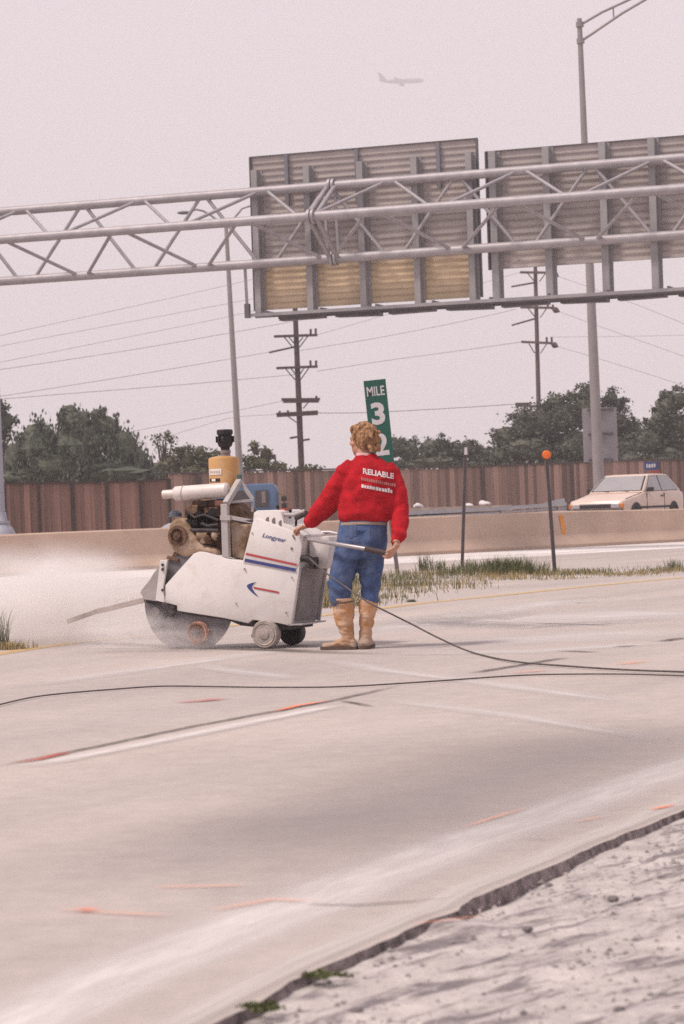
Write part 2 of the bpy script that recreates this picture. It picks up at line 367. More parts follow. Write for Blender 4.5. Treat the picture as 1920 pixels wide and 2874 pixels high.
for pts, w in (([(0, 1935), (400, 1880), (700, 1838), (900, 1815)], 0.5), ([(540, 1868), (700, 1890), (860, 1908)], 0.35),
               ([(880, 1845), (1060, 1880), (1250, 1903), (1600, 1950), (1920, 1992)], 0.35), ([(1050, 1962), (1450, 2012), (1920, 2088)], 0.28),
               ([(1000, 1790), (1250, 1740), (1560, 1690), (1920, 1680)], 1.4), ([(1050, 1835), (1500, 1830), (1920, 1800)], 0.7), ([(1180, 1745), (1500, 1760), (1920, 1735)], 0.9),
               ([(-100, 1800), (150, 1760), (420, 1735)], 1.6), ([(-60, 1740), (200, 1700), (480, 1660)], 3.0), ([(1250, 1640), (1600, 1620), (1920, 1590)], 2.4), ([(1150, 1760), (1500, 1740), (1960, 1710)], 4.2), ([(1250, 1805), (1600, 1790), (1960, 1770)], 2.2)):
    strip('dust_streak', [G(x, y) for x, y in pts], w, 0.0030, film, (0.2, 0.2), 'pale streak of cutting dust on the roadway')
# pale shoulder between gore and barrier
sh = mark_mat('shoulder_dust', (0.80, 0.74, 0.72), 1.0, 0.25, 0.35, 0.12, tall=4)
strip('shoulder', [bar_a - bdir * 20 - bnor * 2.6, bar_b + bdir * 20 - bnor * 2.6], 5.4, 0.0015, sh, (0, 0), 'chalky pale shoulder along the foot of the median barrier')
seamm = mark_mat('dark_seam', (0.10, 0.085, 0.085), 0.75, 2.0, 0.6, 0.45)
strip('shoulder_seam', [G(0, 1690), G(430, 1640), G(900, 1585)], 0.5, 0.0042, mark_mat('grey_seam', (0.30, 0.27, 0.27), 0.6, 0.6, 0.7, 0.5, tall=3), (0.2, 0.2), 'grey streak along the pale shoulder')
strip('shoulder_seam', [G(1000, 1572), G(1500, 1556), G(1920, 1532)], 0.5, 0.0042, MATS['grey_seam'], (0.2, 0.2), 'grey streak along the pale shoulder')
yel = mark_mat('yellow_paint', (0.66, 0.44, 0.15), 0.75, 2.2, 0.75, 0.3, tall=2)
strip('yellow_edge_line', [G(*p) for p in ((-60, 1846), (0, 1836), (102, 1819), (230, 1803), (420, 1785), (640, 1758), (880, 1731), (1058, 1710), (1188, 1693), (1354, 1677), (1652, 1646), (1920, 1621))], (0.26, 0.30), 0.0048, yel, (0, 0), 'worn yellow edge line along the gore')
whp = mark_mat('white_paint', (0.72, 0.67, 0.66), 0.9, 3.5, 0.45, 0.5)
strip('white_lane_dash', [G(70, 2156), G(500, 2071), G(950, 1980)], 0.24, 0.0048, whp, (0.05, 0.05), 'white dashed lane line beside the long crack')
crk = mark_mat('crack_dark', (0.055, 0.042, 0.042), 0.9, 6.0, 0.8, 0.45)
def jag(px, amp=0.012):
    pts = [G(*p) for p in px]; o = []
    for a, b in zip(pts, pts[1:]):
        k = max(2, int((b - a).length / 0.12))
        for i in range(k):
            q = a.lerp(b, i / k); o.append(q + Vector((mnoise.noise(q * 5), mnoise.noise(q * 5 + Vector((9, 0, 0))), 0)) * amp)
    return o + [pts[-1]]
for pts, w in (([(-20, 2156), (60, 2139), (200, 2112), (560, 2037), (930, 1969), (1130, 1924)], 0.085), ([(952, 1967), (1050, 1985)], 0.08), ([(1320, 1891), (1440, 1872), (1590, 1846)], 0.15),
               ([(1560, 1828), (1690, 1832)], 0.14), ([(1720, 1818), (1790, 1812)], 0.18), ([(1850, 1803), (1925, 1790)], 0.2), ([(835, 2541), (1000, 2545), (1270, 2523)], 0.03),
               ([(1440, 2358), (1580, 2362)], 0.014), ([(0, 2240), (110, 2243)], 0.012), ([(1500, 1750), (1720, 1756)], 0.10)):
    strip('pavement_crack', jag(pts), w, 0.0056, crk, (0.12, 0.15), 'dark jagged crack in the concrete', seg=0.1)
strip('shaded_saw_cut', [G(*p) for p in ((150, 1800), (330, 1808), (560, 1818), (740, 1824), (940, 1833), (1120, 1838))], 0.40, 0.0064, mark_mat('shade_and_slurry', (0.11, 0.09, 0.085), 0.85, 1.5, 0.5, 0.5, rough=0.5), (0.35, 0.3), 'painted contact shadow under the saw, with wet slurry along the cut')  # dark strip paints the contact shadow under the saw, over wet slurry
ora = mark_mat('orange_spray', (0.90, 0.22, 0.09), 0.95, 7, 0.5, 0.5); red = mark_mat('red_spray', (0.52, 0.10, 0.08), 0.9, 6, 0.5, 0.5)
fnt = mark_mat('faint_orange_spray', (0.85, 0.36, 0.22), 0.5, 5, 0.8, 0.5)
for pts, w, m in (([(215, 2552), (250, 2560), (270, 2562)], 0.05, ora), ([(150, 2556), (330, 2568), (490, 2576)], 0.035, fnt), ([(420, 2497), (470, 2494), (700, 2490)], 0.045, fnt), ([(590, 2562), (760, 2530), (900, 2535)], 0.045, fnt),
                  ([(1360, 2575), (1250, 2590), (1150, 2600)], 0.03, fnt), ([(490, 1974), (560, 1970), (640, 1962)], 0.09, red), ([(40, 2144), (110, 2134), (200, 2112)], 0.06, red), ([(770, 2000), (840, 1982), (930, 1968)], 0.05, ora), ([(880, 1968), (920, 1966)], 0.07, ora),
                  ([(1430, 1892), (1540, 1882)], 0.12, fnt), ([(1740, 1868), (1810, 1856)], 0.13, fnt), ([(1600, 2312), (1640, 2306), (1700, 2295)], 0.03, fnt), ([(1820, 2278), (1900, 2262)], 0.03, ora), ([(1290, 2330), (1480, 2270)], 0.03, fnt)):
    strip('spray_mark', [G(*p) for p in pts], w * 1.7, 0.0072, m, (0.25, 0.25), 'sprayed survey paint on the concrete', seg=0.05)

# far carriageway behind the barrier, climbing to the right
def far_z(x): return -0.45 + max(0, min(1, (x + 5) / 11.0)) * 0.81
fr = MB(); ks = list(range(-60, 81, 2))
vs = []
for k in ks:
    p = bar_a.lerp(bar_b, 0.5) + bdir * k
    for w in (0.72, 12, 26):
        q = p + bnor * w; vs.append((q.x, q.y, far_z(q.x)))
fr.add(vs, [(i * 3 + j, i * 3 + j + 1, i * 3 + j + 4, i * 3 + j + 3) for i in range(len(ks) - 1) for j in range(2)])
tag(fr.build('far_road', mat('far_concrete', (0.40, 0.36, 0.34), 0.9, 0, 0.12, 0.6)), 'far carriageway behind the median barrier', kind='structure')

# median barrier
barm = mat('barrier_concrete', (0.56, 0.41, 0.32), 0.92, 0, 0.13, 0.6, 0.3, 50, spec=0.2)
N, L = nodes_of(barm)
dust_over(barm, (0.47, 0.35, 0.28), 0.9, 0.42, 0.75, 0.6)
prof = [(0, 0), (0.0, 0.07), (0.17, 0.30), (0.24, 0.80), (0.27, 0.83), (0.41, 0.83), (0.44, 0.80), (0.51, 0.30), (0.68, 0.07), (0.68, -0.5), (0, -0.5)]
bb = MB(); vs = []; kk = list(range(-50, 61, 1)); npf = len(prof)
blen = (bar_b - bar_a).length
for k in kk:
    p = bar_a + bdir * k; t = k / blen; hs = float(np.interp(t, [0, .5, .78, 1, 1.4], [.98, 1.02, 1.05, .98, .97])) + 0.006 * mnoise.noise(Vector((k * .3, 0, 0)))
    for w, z in prof: q = p + bnor * w; vs.append((q.x, q.y, z * hs if z > 0 else z))
bb.add(vs, [(i * npf + j, i * npf + (j + 1) % npf, (i + 1) * npf + (j + 1) % npf, (i + 1) * npf + j) for i in range(len(kk) - 1) for j in range(npf)])
barrier = empty('median_barrier', bar_a, 'long tan concrete median barrier between the two roadways', 'barrier')
reparent(bb.build('barrier_wall', barm, smooth=25), barrier)
mk = MB(); a = hit(1571, 1446, bar_a + bnor * 0.19, bnor); c = hit(1583, 1446, bar_a + bnor * 0.19, bnor); d = hit(1577, 1516, bar_a + bnor * 0.19, bnor); e_ = hit(1588, 1516, bar_a + bnor * 0.19, bnor)
mk.add([a - bnor * 0.012 + bnor * 0.03, c - bnor * 0.012 + bnor * 0.03, e_ - bnor * 0.035, d - bnor * 0.035], [(0, 1, 2, 3)])
reparent(mk.build('paint_mark', mat('orange_paint', (0.75, 0.30, 0.07), 0.8, 0, 0.15, 8)), barrier)

# ---------------------------------------------------------------- timber fence: every plank
def fence(name, xa, xb, Ya, Yb, ytop, m, mpost, label, post_every, cap):
    def topz(x):
        for (x0, y0), (x1, y1) in zip(ytop, ytop[1:]):
            if x0 <= x <= x1: return y0 + (y1 - y0) * (x - x0) / (x1 - x0)
        return ytop[-1][1] if x > ytop[-1][0] else ytop[0][1]
    A = P(xa, topz(xa), Ya); B = P(xb, topz(xb), Yb); A0 = Vector((A.x, A.y, -0.3)); B0 = Vector((B.x, B.y, -0.3))
    root = empty(name, A0, label, 'fence'); d = (B0 - A0); Ln = d.length; d.normalize(); nr = Vector((d.y, -d.x, 0)); ang = math.atan2(d.y, d.x)
    meshes = []
    for k in range(4):
        q = MB(); q.box((0, 0, 0.5), (0.222, 0.022, 1)); o = q.build('plank', m, bevel=0.003); meshes.append(o.data); bpy.data.objects.remove(o)
    step = 0.188; n = int(Ln / step)
    for i in range(n):
        t = (i + 0.5) / n; p = A0.lerp(B0, t); x = xa + (xb - xa) * t; Y = Ya + (Yb - Ya) * t
        zt = P(x, topz(x), Y).z - 0.04 + random.uniform(-0.02, 0.012)
        o = bpy.data.objects.new('plank', meshes[i % 4]); col.objects.link(o); o.parent = root
        o.location = (p - A0) + nr * ((0.016 if i % 2 else -0.012) + random.uniform(-0.004, 0.004)); o.rotation_euler = (random.uniform(-.004, .004), random.uniform(-.006, .006), ang + random.uniform(-.03, .03))
        o.scale = (random.uniform(0.94, 1.02), 1, zt + 0.3)
    k = int(Ln / post_every)
    for i in range(k + 1):
        t = min(1, (i + 0.3) * post_every / Ln); p = A0.lerp(B0, t); x = xa + (xb - xa) * t; zt = P(x, topz(x), Ya + (Yb - Ya) * t).z + 0.02
        q = MB(); q.box((p - A0) + nr * 0.075 + Vector((0, 0, (zt + 0.3) / 2)), (0.12, 0.10, zt + 0.3), Matrix.Rotation(ang, 3, 'Z')); q.build('post', mpost, root, bevel=0.006)
    for dz, hh, off_, nm in ((0.0, 0.06, 0.03, 'cap_rail'),):
        q = MB(); pts = []
        for i in range(24):
            t = i / 23; p = A0.lerp(B0, t); x = xa + (xb - xa) * t; pts.append((p - A0) + nr * off_ + Vector((0, 0, P(x, topz(x), Ya + (Yb - Ya) * t).z + 0.3 + dz)))
        for a_, b_ in zip(pts, pts[1:]): q.bar(a_, b_, 0.14, hh)
        q.build(nm, cap, root)
    return root
fl = mat('red_brown_planks', (0.295, 0.155, 0.125), 0.9, 0, 0.3, 2.0, 0.4, 30, stretch=(8, 8, 0.5), objrand=0.35)
fp = mat('dark_post_wood', (0.050, 0.028, 0.028), 0.9, 0, 0.3, 3)
fr_ = mat('weathered_planks', (0.36, 0.225, 0.185), 0.9, 0, 0.3, 2.0, 0.4, 30, stretch=(8, 8, 0.5), objrand=0.5)
fp2 = mat('grey_brown_post', (0.10, 0.07, 0.068), 0.9, 0, 0.3, 3)
fence('timber_fence', -1400, 474, 91.5, 95, [(-1400, 1407), (12, 1357), (212, 1355), (408, 1349), (474, 1344)], fl, fp, 'dark red brown plank fence below the willow', 1.28, fp)
fence('timber_fence', 474, 2250, 95, 104, [(470, 1329), (588, 1325), (945, 1317), (1180, 1314), (1534, 1301), (1737, 1292), (1920, 1290), (2300, 1284)], fr_, fp2, 'weathered brown plank fence behind the worker and the tan car', 3.9, fp2)

# ---------------------------------------------------------------- trees
def leaf_mat(name, c, c2):
    m = bpy.data.materials.new(name); m.use_nodes = True; N, L = nodes_of(m); b = N['Principled BSDF']; b.inputs['Roughness'].default_value = 0.7; b.inputs['Specular IOR Level'].default_value = 0.25
    gi = N.new('ShaderNodeNewGeometry'); cr = N.new('ShaderNodeValToRGB'); e = cr.color_ramp.elements; e[0].color = (*c2, 1); e[1].color = (*c, 1)
    nt = N.new('ShaderNodeTexNoise'); nt.inputs['Scale'].default_value = 0.9; tc = N.new('ShaderNodeTexCoord'); L.new(tc.outputs['Object'], nt.inputs[0])
    ad = N.new('ShaderNodeMath'); ad.operation = 'ADD'; L.new(gi.outputs['Random Per Island'], ad.inputs[0]); L.new(nt.outputs[0], ad.inputs[1])
    hf = N.new('ShaderNodeMath'); hf.operation = 'MULTIPLY'; hf.inputs[1].default_value = 0.55; L.new(ad.outputs[0], hf.inputs[0])
    L.new(hf.outputs[0], cr.inputs[0]); L.new(cr.outputs[0], b.inputs['Base Color'])
    b.inputs['Transmission Weight'].default_value = 0.0
    return m
lf_w = leaf_mat('willow_leaves', (0.118, 0.128, 0.090), (0.068, 0.077, 0.064))
lf_g = leaf_mat('bush_leaves', (0.13, 0.125, 0.065), (0.062, 0.066, 0.042))
lf_d = leaf_mat('oak_leaves', (0.122, 0.126, 0.092), (0.070, 0.077, 0.066))
bark = mat('bark', (0.09, 0.07, 0.055), 0.95, 0, 0.3, 4, 0.6, 12, stretch=(3, 3, 0.6))
def tree(name, blobs, Y, m, label, cat='tree', dens=1.0, size=0.26, droop=0.0, group=None, trunk_px=None):
    """blobs: (px x, px y, px rx, px ry); leaf-sized faces in clumps through each blob's volume"""
    k = Y / FPX
    cx = sum(b[0] * b[2] for b in blobs) / sum(b[2] for b in blobs) if trunk_px is None else trunk_px
    base = P(cx, 1437, Y); base = Vector((base.x, base.y, -0.3))
    root = empty(name, base, label, cat, group)
    V = []; F = []
    for (px, py, rx, ry) in blobs:
        c = P(px, py, Y); ax, az = rx * k, ry * k; ay = min(ax, 2.2)
        nl = int(dens * 1100 * ax * az / (size / 0.26) ** 2) + 40
        ncl = max(8, nl // 34)
        # clump centres biased to the shell
        th = rng.uniform(0, 2 * math.pi, ncl); ph = np.arccos(rng.uniform(-1, 1, ncl)); rr = rng.uniform(0.12, 1.03, ncl) ** 0.55
        cl = np.stack([rr * np.sin(ph) * np.cos(th) * ax, rr * np.sin(ph) * np.sin(th) * ay, rr * np.cos(ph) * az], 1)
        for q in cl:
            cs = rng.uniform(0.20, 0.48) * (1.0 if min(ax, az) > 0.9 else 0.6)
            mcl = int(nl / ncl * rng.uniform(0.6, 1.4))
            off_ = rng.normal(0, 1, (mcl, 3)) * np.array([cs, cs, cs * (0.65 + droop)]) * 0.6
            if droop: off_[:, 2] -= np.abs(rng.normal(0, droop, mcl)); off_[:, :2] *= 0.6
            for w in off_:
                ctr = Vector((c.x + q[0] + w[0], c.y + q[1] + w[1], c.z + q[2] + w[2]))
                if ctr.z < -0.2: continue
                s = size * 0.72 * rng.uniform(0.5, 1.15)
                u = Vector(rng.normal(0, 1, 3)); u.z *= 0.6
                if droop: u = Vector((rng.normal(0, .25), rng.normal(0, .25), -1))
                u.normalize(); t = u.cross(Vector(rng.normal(0, 1, 3))).normalized()
                o = len(V); hw = s * (0.24 if droop else 0.34)
                V += [ctr - u * s * 0.5, ctr + t * hw, ctr + u * s * 0.5, ctr - t * hw]
                F.append((o, o + 1, o + 2, o + 3))
    for (px, py, rx, ry) in blobs:
        if dens < .6: break
        c = P(px, py, Y); ax, az = rx * k * .64, ry * k * .64; ay = min(ax, 1.9); nu, nv = 14, 10; o = len(V)
        for i in range(nv + 1):
            t_ = math.pi * i / nv
            for j in range(nu):
                a_ = 2 * math.pi * j / nu; d_ = Vector((math.sin(t_) * math.cos(a_), math.sin(t_) * math.sin(a_), math.cos(t_))); f_ = 1 + .35 * mnoise.noise(Vector((d_.x * 3 + px, d_.y * 3, d_.z * 3 + py)))
                V.append(Vector((c.x + d_.x * ax * f_, c.y + d_.y * ay * f_, max(-.2, c.z + d_.z * az * f_))))
        F += [(o + i * nu + j, o + (i + 1) * nu + j, o + (i + 1) * nu + (j + 1) % nu, o + i * nu + (j + 1) % nu) for i in range(nv) for j in range(nu)]
    crown = raw('crown', [tuple(Vector(v) - base) for v in V], F, m, root)
    tk = MB(); zt = max(P(b[0], b[1], Y).z for b in blobs)
    r0 = 0.10 + 0.03 * zt
    tk.tube([(0, 0, -0.1), (0.05, 0, zt * 0.3), (0.12, 0.05, zt * 0.6), (0.05, 0, zt)], [r0, r0 * .8, r0 * .5, r0 * .15], 8)
    for b in blobs[:7]:
        c = P(b[0], b[1], Y) - base; s0 = Vector((0.07, 0, min(zt * .45, c.z * .5)))
        tk.tube([s0, s0.lerp(c, 0.5) + Vector((0, 0, .2)), c], [r0 * .45, r0 * .3, r0 * .08], 6)
    tk.build('trunk', bark, root, smooth=60)
    return root
def bl(*a): return list(a)
tree('broadleaf_tree', bl((-10, 1150, 40, 40), (20, 1180, 26, 34), (-20, 1230, 40, 60), (5, 1215, 20, 25)), 108, lf_d, 'dark tree cut off by the left edge of the view', group='trees beyond the fence', dens=0.9)
tree('willow_tree', bl((110, 1260, 85, 85), (95, 1215, 45, 38), (215, 1185, 62, 50), (225, 1250, 110, 95), (300, 1200, 52, 50), (345, 1260, 60, 75), (390, 1300, 45, 60), (160, 1310, 140, 60), (300, 1320, 120, 50), (40, 1290, 50, 70), (270, 1165, 30, 26), (195, 1152, 34, 24), (420, 1330, 40, 30), (330, 1330, 160, 34), (80, 1335, 120, 34)), 112, lf_w, 'large rounded willow with drooping foliage behind the dark fence', group='trees beyond the fence', dens=1.9, size=0.34, droop=0.35)
tree('sparse_tree', bl((440, 1232, 16, 16), (465, 1222, 14, 14), (482, 1238, 13, 16), (452, 1255, 18, 12), (470, 1290, 20, 30)), 122, lf_g, 'thin tree with airy crown right of the willow', dens=0.45, size=0.22, group='trees beyond the fence')
tree('bushy_tree', bl((480, 1310, 40, 34), (525, 1290, 30, 38), (562, 1275, 24, 32), (590, 1300, 34, 34), (545, 1325, 70, 26), (620, 1310, 24, 26), (505, 1268, 16, 14), (440, 1318, 50, 30), (650, 1322, 50, 16)), 118, lf_g, 'olive green bushy trees behind the engine air cleaner', group='trees beyond the fence', dens=1.2)
tree('small_tree', bl((716, 1262, 14, 22), (748, 1272, 18, 24), (730, 1300, 40, 26), (700, 1300, 24, 24), (775, 1308, 22, 18), (796, 1312, 14, 14), (850, 1318, 60, 10)), 118, lf_g, 'small olive tree between light pole and utility pole', group='trees beyond the fence', dens=1.2)
tree('broadleaf_tree', bl((1120, 1255, 34, 34), (1150, 1270, 44, 40), (1205, 1262, 40, 38), (1243, 1256, 26, 36), (1280, 1268, 40, 38), (1310, 1262, 36, 34), (1350, 1280, 44, 40), (1220, 1298, 130, 24), (1330, 1306, 90, 20), (1120, 1306, 70, 20)), 135, lf_d, 'low dark row of trees right of the mile marker', group='trees beyond the fence', dens=1.2)
tree('oak_tree', bl((1420, 1230, 44, 50), (1470, 1200, 52, 56), (1520, 1190, 62, 66), (1580, 1170, 66, 64), (1560, 1130, 40, 26), (1640, 1160, 56, 66), (1650, 1105, 30, 32), (1480, 1260, 110, 50), (1620, 1250, 110, 60), (1400, 1280, 40, 40), (1600, 1115, 26, 18), (1430, 1306, 70, 22), (1580, 1300, 100, 24)), 128, lf_d, 'tall spreading oak behind the second utility pole', group='trees beyond the fence', dens=1.25)
tree('broadleaf_tree', bl((1715, 1118, 28, 26), (1740, 1135, 24, 26), (1725, 1190, 50, 50), (1770, 1210, 50, 44), (1740, 1260, 90, 50), (1690, 1160, 30, 30)), 132, lf_d, 'tree rising just right of the thick light pole', group='trees beyond the fence', dens=1.1)
tree('oak_tree', bl((1875, 1145, 46, 46), (1905, 1125, 40, 36), (1850, 1190, 44, 50), (1900, 1210, 60, 70), (1830, 1240, 60, 56), (1890, 1275, 80, 40), (1960, 1180, 60, 90), (1862, 1112, 18, 14), (1760, 1290, 80, 24), (1880, 1288, 90, 24)), 122, lf_d, 'dense oak at the right edge of the view behind the tan car', group='trees beyond the fence', dens=1.2)

# ---------------------------------------------------------------- gantry
TH = R(19.4); GO = Vector((0, 55.8, 0)); ge = Vector((math.cos(TH), -math.sin(TH), 0)); gn = Vector((-math.sin(TH), -math.cos(TH), 0))
def gu(x, y, w=0.0):
    q = hit(x, y, GO + gn * w, gn) - GO; return q.dot(ge), q.z
def gp(u, w, z): return GO + ge * u + gn * w + Vector((0, 0, z))
ZT = gu(960, 519)[1]; ZB = gu(960, 724)[1]; WM = 1.40; ZM = (ZT + ZB) / 2 - 0.01
uF = gu(63, 588)[0]; uE = gu(1846, 445)[0]; PD = (uE - uF) / 5
U0, U1 = uF - 3 * PD, uE + 4 * PD
gant = empty('overhead_gantry', gp(U0, 0, 0), 'grey tubular steel truss gantry spanning the roadway', 'gantry')
def gpart(name, fn, m=galv, **k):
    q = MB(); fn(q); return reparent(q.build(name, m, **k), gant)
def ring_t(u, w, z, r=0.15, l=0.10): return lambda q: q.tube([gp(u - l, w, z), gp(u + l, w, z)], r, 14)
for nm_w, z, r in ((0, ZT, 0.105), (WM, ZM, 0.105), (0, ZB, 0.105)):
    gpart('chord', lambda q: q.tube([gp(U0, nm_w, z), gp(U1, nm_w, z)], r, 18), smooth=50)
k = -3
T = lambda j: gp(uF + j * PD, 0, ZT); B_ = lambda j: gp(uF + j * PD, 0, ZB); M_ = lambda j: gp(uF + j * PD, WM, ZM)
braces = []
for k in range(-3, 9):
    braces += [(T(k + .5), B_(k + .08), .042), (T(k + .53), B_(k + .95), .042), (T(k - .03), M_(k - .47), .040), (T(k + .03), M_(k + .45), .040), (B_(k + .47), M_(k + .05), .040), (B_(k + .53), M_(k + .97), .040)]
for p, q_, r in braces: gpart('brace', lambda q: q.tube([p, q_], r, 10), smooth=50)
us = gu(931, 523)[0]
for dz in (-0.09, 0.09):
    fr3 = [gp(us + dz, 0, ZT), gp(us + dz, WM, ZM), gp(us + dz, 0, ZB)]
    gpart('splice_strut', lambda q: (q.tube([fr3[0], fr3[1]], .055, 10), q.tube([fr3[1], fr3[2]], .055, 10)), smooth=50)
    gpart('splice_strut', lambda q: q.tube([gp(us + dz * 1.4 - 0.05, 0.02, ZT), gp(us + dz * 1.4, 0.02, ZB)], .04, 10), smooth=50)
for (w, z) in ((0, ZT), (WM, ZM), (0, ZB)):
    gpart('splice_flange', lambda q: (q.tube([gp(us - 0.075, w, z), gp(us - 0.015, w, z)], .165, 16), q.tube([gp(us + 0.015, w, z), gp(us + 0.075, w, z)], .165, 16)), smooth=40)
for u in (U0 + 0.3, U1 - 0.3):
    for w in (0.1, WM - 0.1):
        gpart('column', lambda q: q.tube([gp(u, w, -0.3), gp(u, w, ZT + 0.3)], .16, 14), smooth=50)
    gpart('cross_beam', lambda q: (q.bar(gp(u, -0.1, ZM - .25), gp(u, WM + 0.1, ZM - .25), .2, .25), q.bar(gp(u, -0.1, ZB - .22), gp(u, WM + 0.1, ZB - .22), .2, .2)))

# signs, seen from behind: extruded aluminium panels on zee bars
alum = mat('sign_aluminium', (0.47, 0.41, 0.39), 0.6, 0.15, 0.10, 1.5, objrand=0.10)
alum_y = mat('sign_warm_lit_panel', (0.60, 0.465, 0.32), 0.6, 0.05, 0.12, 1.5, objrand=0.08)  # tan colour of the lower rows paints the warm light on the sign back
alum_m = mat('sign_part_lit_panel', (0.56, 0.44, 0.32), 0.6, 0.05, 0.1, 1.5); alum_n = mat('sign_faint_lit_panel', (0.46, 0.38, 0.32), 0.6, 0.1, 0.1, 1.5)  # stepped tones paint the soft upper edge of that light
zee = mat('zee_bar_steel', (0.33, 0.31, 0.315), 0.55, 0.2, 0.1, 3)
zee_d = mat('zee_bar_dark', (0.20, 0.195, 0.22), 0.55, 0.2, 0.1, 3)
trimm = mat('sign_edge', (0.13, 0.12, 0.125), 0.6, 0.2, 0.1, 3)
WS = -0.42
def sign_back(label, xl, yl_top, xr, yr_top, y_bot_l, rows, lit_rows, posts, short, zlow):
    uL, zt1 = gu(xl, yl_top, WS); uR, zt2 = gu(xr, yr_top, WS); zt = (zt1 + zt2) / 2; zb = gu(xl + 14, y_bot_l, WS)[1]
    root = empty('overhead_sign', gp(uL, WS, zb), label, 'sign')
    h = (zt - zb) / rows
    q = MB()
    uw = uR - uL
    for i in range(rows):
        z0 = zb + i * h
        pm = alum_y if i < lit_rows - 2 else alum_m if i < lit_rows - 1 else alum_n if i < lit_rows else alum
        q = MB()
        sec = [(0.0, 0.004), (0.0, h - 0.002), (0.040, h - 0.002), (0.040, h - 0.012), (0.012, h - 0.014), (0.012, 0.016), (0.040, 0.012), (0.040, 0.004)]
        vs = [gp(u, WS + w, z0 + z) for u in (uL, uR) for w, z in sec]; ns = len(sec)
        q.add(vs, [tuple(range(ns)), tuple(range(2 * ns - 1, ns - 1, -1))] + [(j, (j + 1) % ns, (j + 1) % ns + ns, j + ns) for j in range(ns)])
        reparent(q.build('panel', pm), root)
    fc = MB(); fc.box(gp((uL + uR) / 2, WS - 0.012, (zt + zb) / 2), (uw, 0.008, zt - zb), Matrix.Rotation(-TH, 3, 'Z')); reparent(fc.build('sign_face', mat('sign_green', (0.02, 0.16, 0.10), 0.4)), root)
    for u, nm in ((uL - 0.02, 0), (uR + 0.02, 1)):
        q = MB(); q.box(gp(u, WS + 0.03, (zt + zb) / 2), (0.035, 0.10, zt - zb + 0.02), Matrix.Rotation(-TH, 3, 'Z')); reparent(q.build('edge_trim', trimm), root)
    q = MB(); q.box(gp((uL + uR) / 2, WS + 0.02, zt + 0.012), (uw + 0.07, 0.08, 0.022), Matrix.Rotation(-TH, 3, 'Z')); reparent(q.build('edge_trim', trimm), root)
    for (px, pyt, pyb, wd, mm) in posts:
        u, z1 = gu(px, pyt, WS + 0.12); z0 = gu(px, pyb, WS + 0.12)[1] if zlow is None else zlow
        q = MB()
        q.box(gp(u, WS + 0.26, (z0 + z1) / 2), (wd, 0.018, z1 - z0), Matrix.Rotation(-TH, 3, 'Z'))
        q.box(gp(u + wd / 2 - 0.009, WS + 0.165, (z0 + z1) / 2), (0.018, 0.17, z1 - z0 - 0.004), Matrix.Rotation(-TH, 3, 'Z'))
        q.box(gp(u + wd / 2 + 0.02, WS + 0.072, (z0 + z1) / 2), (0.075, 0.016, z1 - z0 - 0.008), Matrix.Rotation(-TH, 3, 'Z'))
        reparent(q.build('mullion', mm), root)
    for (px, y0, y1) in short:
        u, z1 = gu(px, y0, WS + 0.1); z0 = gu(px, y1, WS + 0.1)[1]
        q = MB(); q.box(gp(u, WS + 0.085, (z0 + z1) / 2), (0.085, 0.05, z1 - z0), Matrix.Rotation(-TH, 3, 'Z')); reparent(q.build('stiffener', zee_d), root)
    return root
ZL = gu(960, 868, 0.0)[1]
sign_back('back of the taller overhead sign with warm light coloured into its lower panels', 706, 443, 1337, 391, 872, 24, 8,
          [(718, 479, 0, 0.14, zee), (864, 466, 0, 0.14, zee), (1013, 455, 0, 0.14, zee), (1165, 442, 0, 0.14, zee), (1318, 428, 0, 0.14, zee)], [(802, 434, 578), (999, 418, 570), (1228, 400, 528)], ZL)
uR2 = 2320
sign_back('back of the lower wide overhead sign at the right edge', 1367, 427, uR2, 352, 757, 17, 0,
          [(1384, 426, 0, 0.15, zee), (1534, 413, 0, 0.15, zee), (1692, 400, 0, 0.15, zee), (1830, 388, 0, 0.15, zee), (1985, 376, 0, 0.15, zee), (2150, 364, 0, 0.15, zee)], [], ZL)
# lighting walkway hung below the signs, on their far side
walk = empty('sign_lighting_walkway', gp(gu(690, 893, 0)[0], 0, ZL), 'dark lamp walkway hanging below the overhead signs', 'walkway')
def wpart(name, fn, m, **k):
    q = MB(); fn(q); return reparent(q.build(name, m, **k), walk)
wu0 = gu(684, 896)[0]; wu1 = gu(2400, 760)[0]
dgal = mat('dark_galvanized', (0.16, 0.14, 0.15), 0.6, 0.3, 0.15, 5)
wpart('rail', lambda q: q.bar(gp(wu0, -0.12, ZL + 0.0), gp(wu1, -0.12, ZL + 0.0), 0.07, 0.07), zee)
wpart('rail', lambda q: q.bar(gp(wu0, -0.75, ZL + 0.03), gp(wu1, -0.75, ZL + 0.03), 0.07, 0.10), dgal)
wpart('rail', lambda q: q.bar(gp(wu0 + .3, -1.45, ZL + 0.03), gp(wu1, -1.45, ZL + 0.03), 0.06, 0.09), dgal)
u = wu0 + 0.5; i = 0
while u < wu1 - 1:
    wpart('luminaire', lambda q: q.box(gp(u + 0.55, -1.05 - 0.12 * (i % 2), ZL - 0.045), (1.05, 0.32, 0.09), Matrix.Rotation(-TH, 3, 'Z') @ Matrix.Rotation(R(1.2 if i % 2 else -1.0), 3, 'Y')), dgal)
    wpart('bracket', lambda q: q.bar(gp(u, -0.1, ZL + 0.05), gp(u, -1.5, ZL + 0.05), 0.05, 0.06), dgal)
    u += 1.32; i += 1
uh = gu(686, 745)[0]
wpart('hanger', lambda q: q.bar(gp(uh, -0.03, ZB + 0.02), gp(uh, -0.10, ZL - 0.02), 0.07, 0.05), zee)
